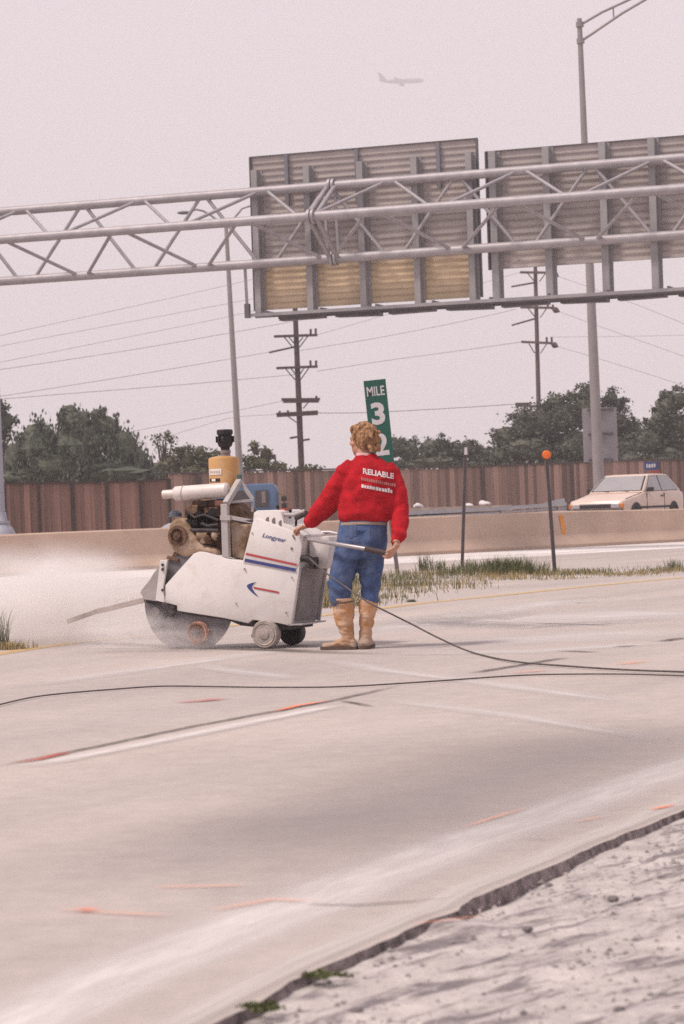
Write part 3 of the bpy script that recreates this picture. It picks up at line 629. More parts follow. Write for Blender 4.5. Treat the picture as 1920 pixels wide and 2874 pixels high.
wpart('hanger_bracket', lambda q: q.box(gp(uh, -0.10, ZL + 0.10), (0.11, 0.11, 0.32), Matrix.Rotation(-TH, 3, 'Z')), dgal)

# ---------------------------------------------------------------- light poles
polem = mat('pole_grey', (0.30, 0.265, 0.265), 0.5, 0.2, 0.08, 2, 0.05, 30)
def pole_thing(name, label, base, top, r0, r1, group, m=polem):
    base = Vector(base); root = empty(name, base, label, 'street light', group)
    q = MB(); q.tube([base.lerp(top, t) for t in (0, .25, .5, .75, 1)], [r0 + (r1 - r0) * t for t in (0, .25, .5, .75, 1)], 16); reparent(q.build('pole', m, smooth=50), root)
    q = MB(); q.tube([base, base + Vector((0, 0, .06))], r0 * 1.9, 12); reparent(q.build('base_plate', m), root)
    return root
Yp = 76.0; tb = P(1681, 1360, Yp); tt = P(1626, 52, Yp)
ax = (tb - tt); tb2 = tb + ax * ((far_z(8) - 0.3 - tb.z) / ax.z)
lp = pole_thing('street_light', 'thick tall grey light pole rising behind the tan car', tb2, tt, 0.185, 0.075, 'light poles beside the expressway')
def lpart(root, name, fn, m=polem, **k):
    q = MB(); fn(q); return reparent(q.build(name, m, **k), root)
lpart(lp, 'collar', lambda q: q.tube([P(1627, 62, Yp), P(1628, 76, Yp)], .12, 12)); lpart(lp, 'collar', lambda q: q.tube([P(1629, 108, Yp), P(1630, 122, Yp)], .12, 12))
lpart(lp, 'mast_arm', lambda q: q.tube([P(1630, 69, Yp), P(1690, 34, Yp), P(1790, -12, Yp), P(1900, -40, Yp)], .04, 8), smooth=60)
lpart(lp, 'mast_arm', lambda q: q.tube([P(1632, 115, Yp), P(1745, 38, Yp), P(1830, -12, Yp), P(1900, -38, Yp)], .04, 8), smooth=60)
lpart(lp, 'arm_strut', lambda q: q.tube([P(1721, 22, Yp), P(1723, 53, Yp)], .025, 6))
lpart(lp, 'lamp_head', lambda q: q.ell(P(1935, -42, Yp), (.42, .18, .10)), smooth=60)
sb = empty('route_sign', P(1683, 1292, Yp + .4), 'plain grey back of a roadside sign strapped to the thick pole', 'sign')
def sbp(name, x0, x1, y0, y1, m, dy=0.35, th=0.03):
    a = P(x0, y0, Yp + dy); b_ = P(x1, y1, Yp + dy); q = MB(); q.box((a + b_) / 2, (abs(b_.x - a.x), th, abs(a.z - b_.z))); return reparent(q.build(name, m, bevel=.004), sb)
sgrey = mat('sign_back_grey', (0.33, 0.30, 0.32), 0.6, 0.1, 0.1, 2)
sbp('panel', 1634, 1684, 1147, 1296, sgrey); sbp('panel', 1686, 1735, 1144, 1294, sgrey, 0.352)
sbp('clamp_bar', 1648, 1722, 1148, 1152, dgal, .28, .06); sbp('clamp_bar', 1650, 1722, 1216, 1220, dgal, .28, .06); sbp('clamp_bar', 1652, 1722, 1289, 1293, dgal, .28, .06)

Yq = 84.0; tb = P(674, 1345, Yq); tt = P(634, 625, Yq); ax = tb - tt; tb2 = tb + ax * ((-0.45 - tb.z) / ax.z)
l2 = pole_thing('street_light', 'slender twin arm light pole rising behind the engine', tb2, tt, 0.135, 0.065, 'light poles beside the expressway')
lpart(l2, 'mast_arm', lambda q: q.tube([P(635, 640, Yq), P(618, 624, Yq), P(590, 603, Yq), P(570, 592, Yq), P(552, 588, Yq), P(534, 592, Yq)], .035, 8), smooth=60)
lpart(l2, 'mast_arm', lambda q: q.tube([P(636, 640, Yq), P(655, 615, Yq), P(680, 585, Yq), P(705, 577, Yq), P(735, 574, Yq)], .035, 8), smooth=60)
lpart(l2, 'lamp_head', lambda q: q.ell(P(517, 597, Yq), (.24, .13, .06)), mat('lamp_grey', (0.16, 0.15, 0.155), 0.5), smooth=60)
lpart(l2, 'lamp_head', lambda q: q.ell(P(755, 572, Yq), (.24, .13, .06)), MATS['lamp_grey'], smooth=60)
Yr = 53.0
blue_p = mat('pale_blue_grey_pole', (0.36, 0.36, 0.41), 0.5, 0.2, 0.08, 2)
tb = P(2, 1470, Yr); tt = P(-52, 60, Yr)
l3 = pole_thing('street_light', 'pale pole on a flared concrete foot at the left edge', tb, tt, 0.105, 0.06, 'light poles beside the expressway', blue_p)
def foot(q):
    c = Vector((tb.x, tb.y, 0)); q.lathe([(0.34, far_z(tb.x) - 0.05), (0.33, tb.z - .25), (0.26, tb.z - .10), (0.15, tb.z + .02), (0.12, tb.z + .25)], 14, Matrix.Translation(c))
lpart(l3, 'flared_foot', foot, blue_p, smooth=50)
lpart(l3, 'mast_arm', lambda q: q.tube([tt, tt + Vector((-.8, 0, .5)), tt + Vector((-2, 0, .7))], .04, 8), blue_p)
lpart(l3, 'lamp_head', lambda q: q.ell(tt + Vector((-2.3, 0, .7)), (.35, .18, .09)), blue_p)

# ---------------------------------------------------------------- utility poles and lines
pw = mat('creosote_wood', (0.095, 0.062, 0.062), 0.9, 0, 0.25, 3, 0.4, 20, stretch=(4, 4, .5))
pw2 = mat('faded_pole_wood', (0.15, 0.105, 0.105), 0.9, 0, 0.2, 3, 0.4, 20, stretch=(4, 4, .5))
ins = mat('insulator_brown', (0.08, 0.045, 0.045), 0.4)
def utility(Y, base, top, rr, arms, label, m):
    b0 = P(*base, Y); t0 = P(*top, Y); a = b0 - t0; b1 = b0 + a * ((-0.3 - b0.z) / a.z)
    root = empty('utility_pole', b1, label, 'utility pole', 'wooden utility poles'); q = MB(); q.tube([b1, b1.lerp(t0, .5), t0], [rr * 1.15, rr, rr * .8], 12); reparent(q.build('pole', m, smooth=50), root)
    for kind, pts in arms:
        q = MB()
        if kind == 'arm': q.bar(P(*pts[0], Y - .18), P(*pts[1], Y - .18), .11, .12); nm = 'crossarm'
        elif kind == 'thin': q.bar(P(*pts[0], Y - .5), P(*pts[1], Y), .08, .09); nm = 'side_arm'
        elif kind == 'brace': q.bar(P(*pts[0], Y - .24), P(*pts[1], Y - .20), .035, .05); nm = 'brace'
        elif kind == 'pin':
            q.tube([P(*pts[0], Y - .18), P(*pts[1], Y - .18)], .055, 8); nm = 'insulator'
        elif kind == 'bell':
            c = P(*pts[0], Y - .2); q.tube([c, c.lerp(P(*pts[1], Y - .6), 0.5), P(*pts[1], Y - .6)], [.05, .17, .04], 8); nm = 'strain_insulator'
        reparent(q.build(nm, ins if kind in ('pin', 'bell') else m), root)
    return root
def v(X, Y_): return (740 + X / 5.335, 890 + Y_ / 5.335)
A1 = []
for (l, r_) in (((155, 290), (805, 268)), ((190, 765), (810, 740)), ((265, 1232), (845, 1228)), ((290, 1268), (830, 1262)), ((190, 1452), (815, 1415)), ((195, 1480), (815, 1448))): A1.append(('arm', (v(*l), v(*r_))))
A1 += [('brace', (v(310, 300), v(440, 460))), ('brace', (v(380, 300), v(455, 390))), ('brace', (v(660, 290), v(535, 455))), ('brace', (v(590, 300), v(530, 380))),
       ('brace', (v(335, 780), v(470, 940))), ('brace', (v(415, 775), v(470, 850))), ('brace', (v(675, 765), v(555, 935))), ('brace', (v(600, 770), v(550, 850))), ('brace', (v(665, 1280), v(590, 1370))), ('brace', (v(370, 1490), v(495, 1580))),
       ('thin', (v(85, 530), v(470, 445))), ('pin', (v(705, 270), v(705, 178))), ('pin', (v(780, 265), v(780, 170))), ('pin', (v(705, 740), v(700, 650))), ('pin', (v(785, 738), v(785, 650))),
       ('pin', (v(790, 1230), v(790, 1180))), ('pin', (v(240, 1440), v(240, 1405))), ('pin', (v(365, 1430), v(365, 1395))), ('thin', (v(400, 1812), v(520, 1790))), ('thin', (v(680, 1830), v(590, 1845)))]
utility(120, (847, 1330), (823, 735), 0.138, A1, 'dark wooden utility pole left of the worker', pw)
def v2(X, Y_): return (1400 + X / 4.612, 740 + Y_ / 4.612)
A2 = []
for (l, r_) in (((275, 112), (740, 118)), ((280, 565), (720, 572)), ((290, 1012), (700, 1030)), ((215, 1840), (560, 1850)), ((215, 1815), (420, 1812))): A2.append(('arm', (v2(*l), v2(*r_))))
A2 += [('brace', (v2(375, 125), v2(465, 235))), ('brace', (v2(605, 125), v2(525, 235))), ('brace', (v2(380, 580), v2(470, 690))), ('brace', (v2(620, 580), v2(535, 700))), ('brace', (v2(390, 1035), v2(465, 1160))), ('brace', (v2(620, 1040), v2(540, 1160))),
       ('thin', (v2(165, 298), v2(470, 245))), ('thin', (v2(170, 798), v2(470, 712))), ('pin', (v2(622, 1015), v2(620, 950))), ('pin', (v2(688, 1015), v2(684, 950))), ('pin', (v2(635, 570), v2(635, 530))), ('pin', (v2(700, 570), v2(700, 530))),
       ('bell', (v2(695, 120), v2(770, 165))), ('bell', (v2(690, 580), v2(785, 622))), ('bell', (v2(680, 1035), v2(765, 1075)))]
utility(130, (1516, 1310), (1501, 690), 0.118, A2, 'hazier wooden utility pole below the second overhead sign', pw2)
wirem = mat('wire_grey', (0.14, 0.12, 0.13), 0.6)
def wire(pts, Ya, Yb, r, label, sag=0.0):
    n = 14; V_ = []
    xs = [p[0] for p in pts]
    A = P(*pts[0], Ya); B = P(*pts[-1], Yb)
    pp = []
    for i in range(n + 1):
        t = i / n; x = pts[0][0] + (pts[-1][0] - pts[0][0]) * t
        y = np.interp(x if xs[0] < xs[-1] else -x, xs if xs[0] < xs[-1] else [-q for q in xs], [p[1] for p in pts])
        pp.append(P(x, y, Ya + (Yb - Ya) * t))
    # smooth the corners into a hanging line
    for _ in range(3): pp = [pp[0]] + [(pp[i - 1] + pp[i] * 2 + pp[i + 1]) / 4 for i in range(1, n)] + [pp[-1]]
    q = MB(); q.tube(pp, r * .75, 5); o = q.build('power_line', wirem); tag(o, label, 'power line', 'wires of the power line')
Ws = [([(-200, 990), (0, 941), (320, 872), (638, 801), (826, 757)], 105, 120, .010, 'topmost thin wire running left from the first utility pole'), ([(-200, 1012), (0, 971), (631, 854), (770, 827)], 105, 120, .010, 'second thin wire running left above the willow'),
      ([(-200, 1054), (0, 1017), (631, 892), (770, 860)], 105, 120, .010, 'third thin wire running left above the willow'), ([(-200, 1064), (0, 1038), (400, 978), (772, 912), (835, 900)], 105, 120, .013, 'fourth wire running left, a little thicker'),
      ([(-200, 1142), (0, 1113), (379, 1053), (775, 985)], 105, 119, .013, 'wire meeting the first utility pole at its slanted side arm'), ([(-200, 1138), (0, 1120), (659, 1068), (775, 1055), (840, 1050)], 105, 119.8, .014, 'lowest wire of the left span on the second crossarm'),
      ([(300, 1226), (407, 1204), (600, 1166), (795, 1125)], 108, 119.7, .012, 'slack wire rising to the third crossarm of the first pole'), ([(480, 1222), (650, 1170), (780, 1163)], 112, 119.6, .010, 'slack wire rising to the fourth crossarm of the first pole'),
      ([(891, 1159), (1000, 1160), (1102, 1155), (1300, 1144), (1450, 1134)], 119.8, 129.5, .020, 'thick wire between the two utility poles behind the mile marker'),
      ([(890, 1042), (1060, 1015), (1300, 983), (1463, 960)], 119.8, 129.8, .014, 'wire between the poles on their second crossarms'), ([(835, 985), (1060, 949), (1300, 902), (1448, 868)], 120, 129.8, .013, 'wire between the poles below the first overhead sign'),
      ([(890, 940), (1200, 850), (1330, 800), (1462, 764)], 119.8, 129.8, .010, 'highest wire between the two utility poles'),
      ([(1567, 776), (1640, 801), (1780, 852), (1920, 908), (2050, 965)], 129.4, 118, .012, 'upper wire running right from the second utility pole'), ([(1570, 875), (1700, 922), (1920, 1000), (2050, 1050)], 129.4, 118, .012, 'middle wire running right from the second utility pole'),
      ([(1566, 973), (1700, 1012), (1920, 1082), (2050, 1128)], 129.4, 118, .012, 'lower wire running right from the second utility pole'), ([(1548, 946), (1750, 944), (1920, 941), (2050, 938)], 129.8, 125, .010, 'level wire running right from the insulator pins')]
for w_ in Ws: wire(*w_)

# ---------------------------------------------------------------- delineators, mile marker
def onfoot(x, y): return G(x, y)
postm = mat('steel_post', (0.17, 0.14, 0.145), 0.6, 0.3, 0.15, 6)
def delineator(foot_, top_, label, ball):
    b0 = G(*foot_); root = empty('delineator_post', b0, label, 'marker post', 'marker posts in the gore'); t0 = P(*top_, b0.y)
    q = MB(); M = 0.043; d = (t0 - b0)
    q.bar(b0 - d * 0.05, t0, M, 0.02); q.bar(b0 - d * 0.05 + Vector((-M / 2 - .004, -.015, 0)), t0 + Vector((-M / 2 - .004, -.015, 0)), .008, .045); q.bar(b0 - d * 0.05 + Vector((M / 2 + .004, -.015, 0)), t0 + Vector((M / 2 + .004, -.015, 0)), .008, .045)
    reparent(q.build('post', postm), root)
    if ball:
        q = MB(); Mx = Matrix.Translation(t0 + Vector((0, -.03, .075))) @ Matrix.Rotation(R(90), 4, 'X'); q.lathe([(.02, .0), (.062, .004), (.066, .02), (.055, .032), (.0, .036)], 20, Mx)
        reparent(q.build('reflector', mat('orange_reflector', (0.80, 0.16, 0.02), 0.35, 0, 0.12, 30)), root, )
        q = MB(); q.lathe([(.0, -.012), (.072, -.012), (.072, .0), (.0, .0)], 20, Mx); reparent(q.build('reflector_rim', mat('orange_rim', (0.45, 0.10, 0.03), 0.5)), root)
    else:
        q = MB(); q.box(t0 + Vector((0, -.03, -.07)), (.062, .012, .13)); reparent(q.build('reflector', mat('white_reflector', (0.62, 0.58, 0.58), 0.4), bevel=.004), root)
delineator((1297, 1592), (1307, 1255), 'marker post with a small white reflector right of the worker', False)
delineator((1557, 1606), (1534, 1290), 'marker post topped by a round orange reflector', True)

# leaning mile marker
Ym = G(1120, 1612).y
green = mat('sign_dark_green', (0.006, 0.085, 0.062), 0.45, 0, 0.12, 3); whs = mat('sign_white', (0.60, 0.56, 0.57), 0.5)
c_tl, c_tr, c_br = P(1020, 1068, Ym), P(1082, 1063, Ym), P(1107, 1299, Ym)
msx = (c_tr - c_tl).normalized(); mw = (c_tr - c_tl).length; msz = (c_tr - c_br); mh = msz.length; msz.normalize(); msx = (msx - msz * msx.dot(msz)).normalized(); msn = msx.cross(msz)
mile = empty('mile_marker', G(1120, 1612), 'leaning green MILE 32 marker behind the worker\'s head', 'sign')
def mp_(x, z, o=0.0): return c_br - msx * (mw / 2) + msx * x + msz * z - (-msn) * o * -1
if msn.y > 0: msn = -msn
def mp_(x, z, o=0.0): return c_br - msx * (mw / 2) + msx * x + msz * z + msn * o
q = MB(); q.add([mp_(sx * mw / 2, z, o) for o in (0, -.006) for sx, z in ((-1, 0), (1, 0), (1, mh), (-1, mh))], [(0, 1, 2, 3), (7, 6, 5, 4), (0, 4, 5, 1), (1, 5, 6, 2), (2, 6, 7, 3), (3, 7, 4, 0)])
reparent(q.build('sign_panel', green), mile)
def mtext(s, zc, hgt, wid, bold):
    v_, f_, w, h = text_mesh(s, 1.0, 0, bold)
    o = raw('lettering', [tuple(mp_(a * wid / w, zc + b * hgt / h, .004)) for a, b in v_], f_, whs); reparent(o, mile)
mtext('MILE', mh * 0.868, mh * .112, mw * .80, .015); mtext('3', mh * .60, mh * .265, mw * .62, .035); mtext('2', mh * .235, mh * .265, mw * .66, .035)
q = MB(); pb = G(1120, 1612); ptop = mp_(0, mh * .98, -.03); pl = mp_(0, 0, -.03)
q.bar(pb - Vector((0, 0, .2)), pl, .065, .05); q.bar(pl, ptop, .065, .05); reparent(q.build('post', postm), mile)
for zz in (.1, .9):
    q = MB(); q.tube([mp_(0, mh * zz, .009), mp_(0, mh * zz, -.01)], .009, 8); reparent(q.build('bolt', galv), mile)

# small blue sign on the fence
bs = empty('fence_sign', P(1828, 1318, 100), 'small blue sign on the plank fence above the tan car', 'sign')
a, b_ = P(1808, 1297, 100.2), P(1846, 1318, 100.2); q = MB(); q.box((a + b_) / 2, (b_.x - a.x, .02, a.z - b_.z)); reparent(q.build('sign_panel', mat('sign_blue', (0.03, 0.055, 0.20), 0.5)), bs)
for k, (x0, x1, y0, y1) in enumerate(((1814, 1818, 1302, 1313), (1820, 1826, 1303, 1313), (1828, 1833, 1302, 1312), (1835, 1840, 1301, 1311))):
    a, b_ = P(x0, y0, 100.17), P(x1, y1, 100.17); q = MB(); q.box((a + b_) / 2, (b_.x - a.x, .006, a.z - b_.z)); reparent(q.build('lettering', whs), bs)
a, b_ = P(1825, 1321, 100.2), P(1852, 1327, 100.2); q = MB(); q.box((a + b_) / 2, (b_.x - a.x, .02, a.z - b_.z)); reparent(q.build('red_plate', mat('sign_red', (0.35, 0.04, 0.04), 0.5)), bs)

# ---------------------------------------------------------------- weeds
def grass_mat(name, c, c2):
    m = leaf_mat(name, c, c2); return m
gr_d = grass_mat('dry_grass', (0.42, 0.31, 0.15), (0.17, 0.14, 0.065)); gr_g = grass_mat('green_grass', (0.15, 0.155, 0.065), (0.055, 0.065, 0.03))
def blades(V, F, base, h, n, spread, lean=0.35):
    for _ in range(n):
        p = Vector((base.x + random.gauss(0, spread), base.y + random.gauss(0, spread), base.z)); hh = h * random.uniform(.45, 1.15)
        a = random.uniform(0, 6.28); d = Vector((math.cos(a), math.sin(a), 0)) * hh * random.uniform(.05, lean); w = Vector((-math.sin(a), math.cos(a), 0)) * random.uniform(.002, .006)
        o = len(V); m = p + d * .35 + Vector((0, 0, hh * .6)); t = p + d + Vector((0, 0, hh))
        V += [p - w, p + w, m + w * .8, m - w * .8, t]; F += [(o, o + 1, o + 2, o + 3), (o + 3, o + 2, o + 4)]
V_, F_ = [], []
def region(px, n, h, m_):
    for _ in range(n):
        i = random.randrange(len(px) - 1); t = random.random()
        y0 = px[i][1] + (px[i + 1][1] - px[i][1]) * t; y1 = px[i][2] + (px[i + 1][2] - px[i][2]) * t; x = px[i][0] + (px[i + 1][0] - px[i][0]) * t
        b_ = G(x, y0 + (y1 - y0) * random.random());
        if mnoise.noise(b_ * 1.3) < -0.02: continue
        blades(m_[0], m_[1], b_, h * .8 * (.55 + .9 * max(0, mnoise.noise(b_ * .9 + Vector((5, 0, 0))) + .3)), 26, .20, .9)
Vd, Fd, Vg, Fg = [], [], [], []
gz = [(880, 1640, 1712), (960, 1625, 1705), (1060, 1612, 1692), (1180, 1604, 1672), (1300, 1600, 1655), (1400, 1606, 1640), (1460, 1612, 1628)]
region(gz, 300, .15, (Vd, Fd)); region(gz[:5], 150, .20, (Vg, Fg)); region([(1520, 1612, 1628), (1700, 1606, 1622), (1920, 1596, 1610)], 110, .11, (Vd, Fd)); region([(1530, 1606, 1622), (1720, 1600, 1615), (1920, 1592, 1602)], 50, .14, (Vg, Fg))
region([(440, 1670, 1720), (560, 1660, 1710)], 14, .12, (Vg, Fg))
tag(raw('dry_grass', [tuple(x) for x in Vd], Fd, gr_d), 'dry yellow grass growing over the gore', 'grass', kind='stuff')
tag(raw('green_grass', [tuple(x) for x in Vg], Fg, gr_g), 'green weeds mixed into the dry gore grass', 'grass', kind='stuff')
def weed(px, h, n, sp, label, m, mound=0.0):
    V, F = [], []
    root = G(*px)
    for k in range(max(3, n // 30)):
        blades(V, F, root + Vector((random.gauss(0, sp), random.gauss(0, sp), 0)), h * random.uniform(.5, 1.1), 30, sp * .45, .8)
    o = raw('weed_tuft', [tuple(Vector(x) - root) for x in V], F, m); o.location = root; tag(o, label, 'weed', 'weed tufts')
weed((1425, 1612), .30, 1500, .24, 'dense dark green weed clump left of the orange marker', gr_g); weed((1350, 1605), .24, 900, .26, 'green weed clump at the foot of the white marker', gr_g)
weed((1187, 1602), .42, 60, .10, 'tall thin weed right of the worker\'s knees', gr_g); weed((1218, 1600), .30, 50, .10, 'shorter thin weed beside the tallest one', gr_g)
weed((30, 1822), .10, 400, .14, 'low weed tuft by the yellow line at the left edge', gr_d); weed((5, 1820), .4, 20, .06, 'tall stalky weed at the left edge', gr_g)
weed((1888, 1598), .18, 160, .14, 'weed tuft beside the road at the right edge', gr_g); weed((1465, 1610), .18, 90, .16, 'loose weed between the two marker posts', gr_g)
weed((915, 2738), .010, 420, .022, 'moss green tuft in the broken pavement edge', gr_g); weed((745, 2830), .010, 380, .020, 'lower moss green tuft in the pavement edge', gr_g); weed((1143, 1690), .05, 40, .04, 'tiny weed on the yellow line', gr_g); weed((398, 1690), .16, 120, .2, 'faint weeds beyond the saw blade', gr_d)
Vp, Fp = [], []
for _ in range(9000):
    x = random.uniform(-.3, 2.6); y = random.uniform(3.6, 10.5); q_ = Vector((x, y, 0))
    if off.dot(q_ - epts[3]) > -0.02 and off.dot(q_ - G(1494, 2452)) > -0.02: continue
    s_ = random.choice((.002, .003, .003, .004, .006, .009)) * random.uniform(.7, 1.3); z = -.026 + s_ * .2; o = len(Vp); k0 = random.uniform(0, 6)
    rg = [(x + s_ * random.uniform(.7, 1.2) * math.cos(k0 + j * 1.257), y + s_ * random.uniform(.7, 1.2) * math.sin(k0 + j * 1.257), z) for j in range(5)]
    Vp += rg + [(x, y, z + s_ * random.uniform(.5, 1))]; Fp += [(o + j, o + (j + 1) % 5, o + 5) for j in range(5)]
tag(raw('grit', Vp, Fp, mat('grit_grey', (0.30, 0.27, 0.265), 0.9, 0, 0.5, 6)), 'loose grit scattered over the gravel lot', 'gravel', kind='stuff')
# a few stones on the lot
stm = mat('stone_grey', (0.16, 0.14, 0.14), 0.9, 0, 0.3, 20, 0.5, 40)
for (x, y, s, lb) in ((1720, 2528, .018, 'dark stone on the gravel lot near the right edge'), (1540, 2487, .013, 'dark stone beside the broken pavement edge'), (1790, 2526, .012, 'smaller stone right of the dark one'), (1000, 2842, .016, 'pebble at the bottom of the gravel lot'), (1480, 2612, .015, 'pebble in the wheel rut'), (1740, 2836, .012, 'tiny pebble low on the gravel lot')):
    q = MB(); q.ell((0, 0, 0), (s, s * .8, s * .55), nu=9, nv=6); q.v = [tuple(Vector(p) * (1 + .25 * mnoise.noise(Vector(p) * 60 + Vector((x, y, 0))))) for p in q.v]
    o = q.build('stone', stm, smooth=40); o.location = G(x, y, -.026) + Vector((0, 0, s * .25)); tag(o, lb, 'stone', 'stones on the gravel lot')
# ---------------------------------------------------------------- concrete saw
AS = R(22); SO = G(745, 1821); SX = Vector((math.cos(AS), -math.sin(AS), 0)); SY = Vector((math.sin(AS), math.cos(AS), 0))
saw = empty('concrete_saw', SO, 'white walk behind concrete saw with tan engine and long muffler', 'concrete saw', rz=-AS)
def sf(x, y, yy=0.0):
    d = hit(x, y, SO + SY * yy, SY) - SO; return Vector((d.dot(SX), yy, d.z))
def sd(X, Y, yy=0.0): return sf(360 + X / 2.529, 1160 + Y / 2.529, yy)
def xz(pts, yy=0.0):
    o = []
    for X, Y in pts: p = sd(X, Y, yy); o.append((p.x, p.z))
    return o
white = mat('saw_white_paint', (0.70, 0.655, 0.64), 0.45, 0, 0.06, 2.5, 0.03, 30)
dust_over(white, (0.46, 0.36, 0.28), 7, 0.52, 0.80, 0.45); dust_over(white, (0.40, 0.32, 0.26), 5, 0.40, 0.70, 0.55, (0.12, 0.42))
dark = mat('saw_dark_steel', (0.055, 0.045, 0.048), 0.7, 0.2, 0.4, 9, 0.3, 40); dust_over(dark, (0.30, 0.24, 0.20), 6, 0.5, 0.8, 0.5)
greyp = mat('saw_grey_panel', (0.23, 0.20, 0.20), 0.7, 0, 0.25, 5); dust_over(greyp, (0.38, 0.33, 0.30), 6, 0.5, 0.8, 0.6)
tanp = mat('engine_tan_paint', (0.30, 0.185, 0.105), 0.7, 0, 0.35, 9, 0.2, 40); dust_over(tanp, (0.46, 0.36, 0.295), 9, 0.40, 0.66, 0.85)
brown = mat('engine_brown_block', (0.115, 0.060, 0.040), 0.75, 0.1, 0.5, 14, 0.5, 40); dust_over(brown, (0.36, 0.23, 0.12), 12, 0.5, 0.72, 0.7)
blk = mat('engine_black', (0.022, 0.017, 0.018), 0.6, 0.1, 0.4, 12, 0.3, 40)
orangep = mat('air_cleaner_orange', (0.52, 0.28, 0.10), 0.55, 0, 0.12, 5); dust_over(orangep, (0.56, 0.42, 0.30), 6, 0.5, 0.8, 0.5)
frg = mat('saw_frame_grey', (0.42, 0.385, 0.38), 0.6, 0.1, 0.12, 6)
silver = mat('muffler_white', (0.68, 0.61, 0.58), 0.5, 0.15, 0.12, 4); dust_over(silver, (0.42, 0.30, 0.22), 6, 0.52, 0.8, 0.5)
rust = mat('rusty_rim', (0.40, 0.20, 0.145), 0.85, 0.1, 0.4, 12, 0.4, 50); chalk = mat('chalky_wheel', (0.40, 0.34, 0.31), 0.9, 0, 0.25, 14, 0.3, 50); dust_over(chalk, (0.33, 0.20, 0.15), 14, 0.55, 0.75, 0.6)
steelb = mat('saw_blade_steel', (0.14, 0.125, 0.135), 0.5, 0.3, 0.15, 5); dust_over(steelb, (0.38, 0.34, 0.35), 5, 0.34, 0.68, 0.85, (0.02, 0.36))
def sp(name, fn, m, par=None, bevel=0.0, smooth=None):
    q = MB(); fn(q); return q.build(name, m, par or saw, bevel=bevel, smooth=smooth)
cover = sp('cover', lambda q: q.prism(xz([(258, 1345), (345, 1366), (345, 1402), (680, 1455), (850, 1492), (880, 1466), (1062, 1490), (1155, 1510), (1222, 1050), (1000, 1080), (812, 1050), (712, 1034), (540, 986), (500, 982), (462, 996), (262, 1219)]), 0.0, 0.50), white, bevel=.008, smooth=35)
sp('console', lambda q: q.prism(xz([(812, 1056), (885, 770), (900, 738), (1246, 868), (1219, 1060), (1190, 1112), (822, 1066)]), -0.006, 0.49), white, bevel=.007, smooth=35)
sp('console_top', lambda q: q.prism(xz([(872, 775), (880, 705), (905, 690), (1055, 686), (1075, 700), (1095, 780), (1252, 862), (1246, 874)]), 0.03, 0.47), white, bevel=.006, smooth=35)
# front plate with its bolts, the deflector flap and the long pointer arm
fpl = sp('front_plate', lambda q: q.prism(xz([(196, 1328), (228, 1042), (278, 1046), (250, 1240), (262, 1345)]), -0.006, 0.02), white, bevel=.003)
for Y_ in (1075, 1108, 1255): sp('bolt', lambda q: q.tube([sd(243, Y_, -.006), sd(243, Y_, -.02)], .012, 8), dark, fpl)
sp('front_plate', lambda q: q.prism(xz([(196, 1328), (228, 1042), (278, 1046), (250, 1240), (262, 1345)]), 0.40, 0.426), white, bevel=.003)
sp('deflector_flap', lambda q: q.add([sd(215, 1105, .02), sd(215, 1105, .42), sd(90, 1260, .42), sd(90, 1260, .02), sd(222, 1115, .02), sd(222, 1115, .42), sd(104, 1278, .42), sd(104, 1278, .02)], [(0, 1, 2, 3), (7, 6, 5, 4), (0, 3, 7, 4), (1, 5, 6, 2), (0, 4, 5, 1), (3, 2, 6, 7)]), greyp)
sp('splash_guard', lambda q: q.prism(xz([(112, 1322), (86, 1272), (212, 1098), (232, 1105), (205, 1335)]), .0, .11), mat('guard_pale_grey', (0.36, 0.32, 0.31), .7, 0, .2, 6), bevel=.003)
sp('front_skid', lambda q: q.prism(xz([(110, 1312), (262, 1345), (345, 1366), (345, 1398), (118, 1345)]), 0.02, 0.40), dark, bevel=.004)
sp('bracket', lambda q: (q.bar(sd(250, 1350, -.01), sd(330, 1420, -.01), .05, .03), q.bar(sd(320, 1370, -.012), sd(250, 1450, -.012), .035, .03), q.bar(sd(300, 1360, -.014), sd(310, 1450, -.014), .03, .03)), dark)
sp('pulley_cover', lambda q: q.tube([sd(190, 1408, .01), sd(190, 1408, -.02)], .036, 18), greyp, smooth=40)
pa, pb2 = sd(120, 1325, .1), sf(272, 1716, .1)
arm = sp('pointer_arm', lambda q: (q.bar(pa, pb2, .040, .04), q.bar(pb2, sf(190, 1744, .1), .030, .035)), mat('pointer_wood', (0.40, 0.34, 0.315), 0.9, 0, 0.25, 6))
sp('underframe', lambda q: q.prism(xz([(345, 1390), (680, 1446), (852, 1484), (1150, 1500), (1150, 1535), (1075, 1540), (790, 1508), (700, 1470), (345, 1420)]), 0.03, 0.47), dark)
# rear end
def s0(X, Y, y): p = sd(X, Y); p.y = y; return p
ra, rb, rc, rd_ = s0(1224, 1100, .05), s0(1224, 1100, .47), s0(1168, 1478, .47), s0(1168, 1478, .05)
off_ = Vector((.014, 0, 0))
sp('rear_panel', lambda q: q.add([ra + off_, rb + off_, rc + off_, rd_ + off_, ra - off_, rb - off_, rc - off_, rd_ - off_], [(0, 1, 2, 3), (7, 6, 5, 4), (0, 4, 5, 1), (1, 5, 6, 2), (2, 6, 7, 3), (3, 7, 4, 0)]), greyp)
sp('rear_flange', lambda q: q.bar(s0(1232, 1090, .485), s0(1176, 1490, .485), .05, .02), frg)
sp('rear_step', lambda q: q.box((s0(1160, 1500, .25) + Vector((.03, 0, 0))), (.12, .50, .012)), frg)
sp('water_tank', lambda q: (q.prism([(sd(1246, 885).x + dx, sd(1246, 885).z + dz) for dx, dz in ((.0, .0), (.17, .01), (.185, -.04), (.15, -.25), (.0, -.24))], .10, .45)), white, bevel=.012, smooth=40)
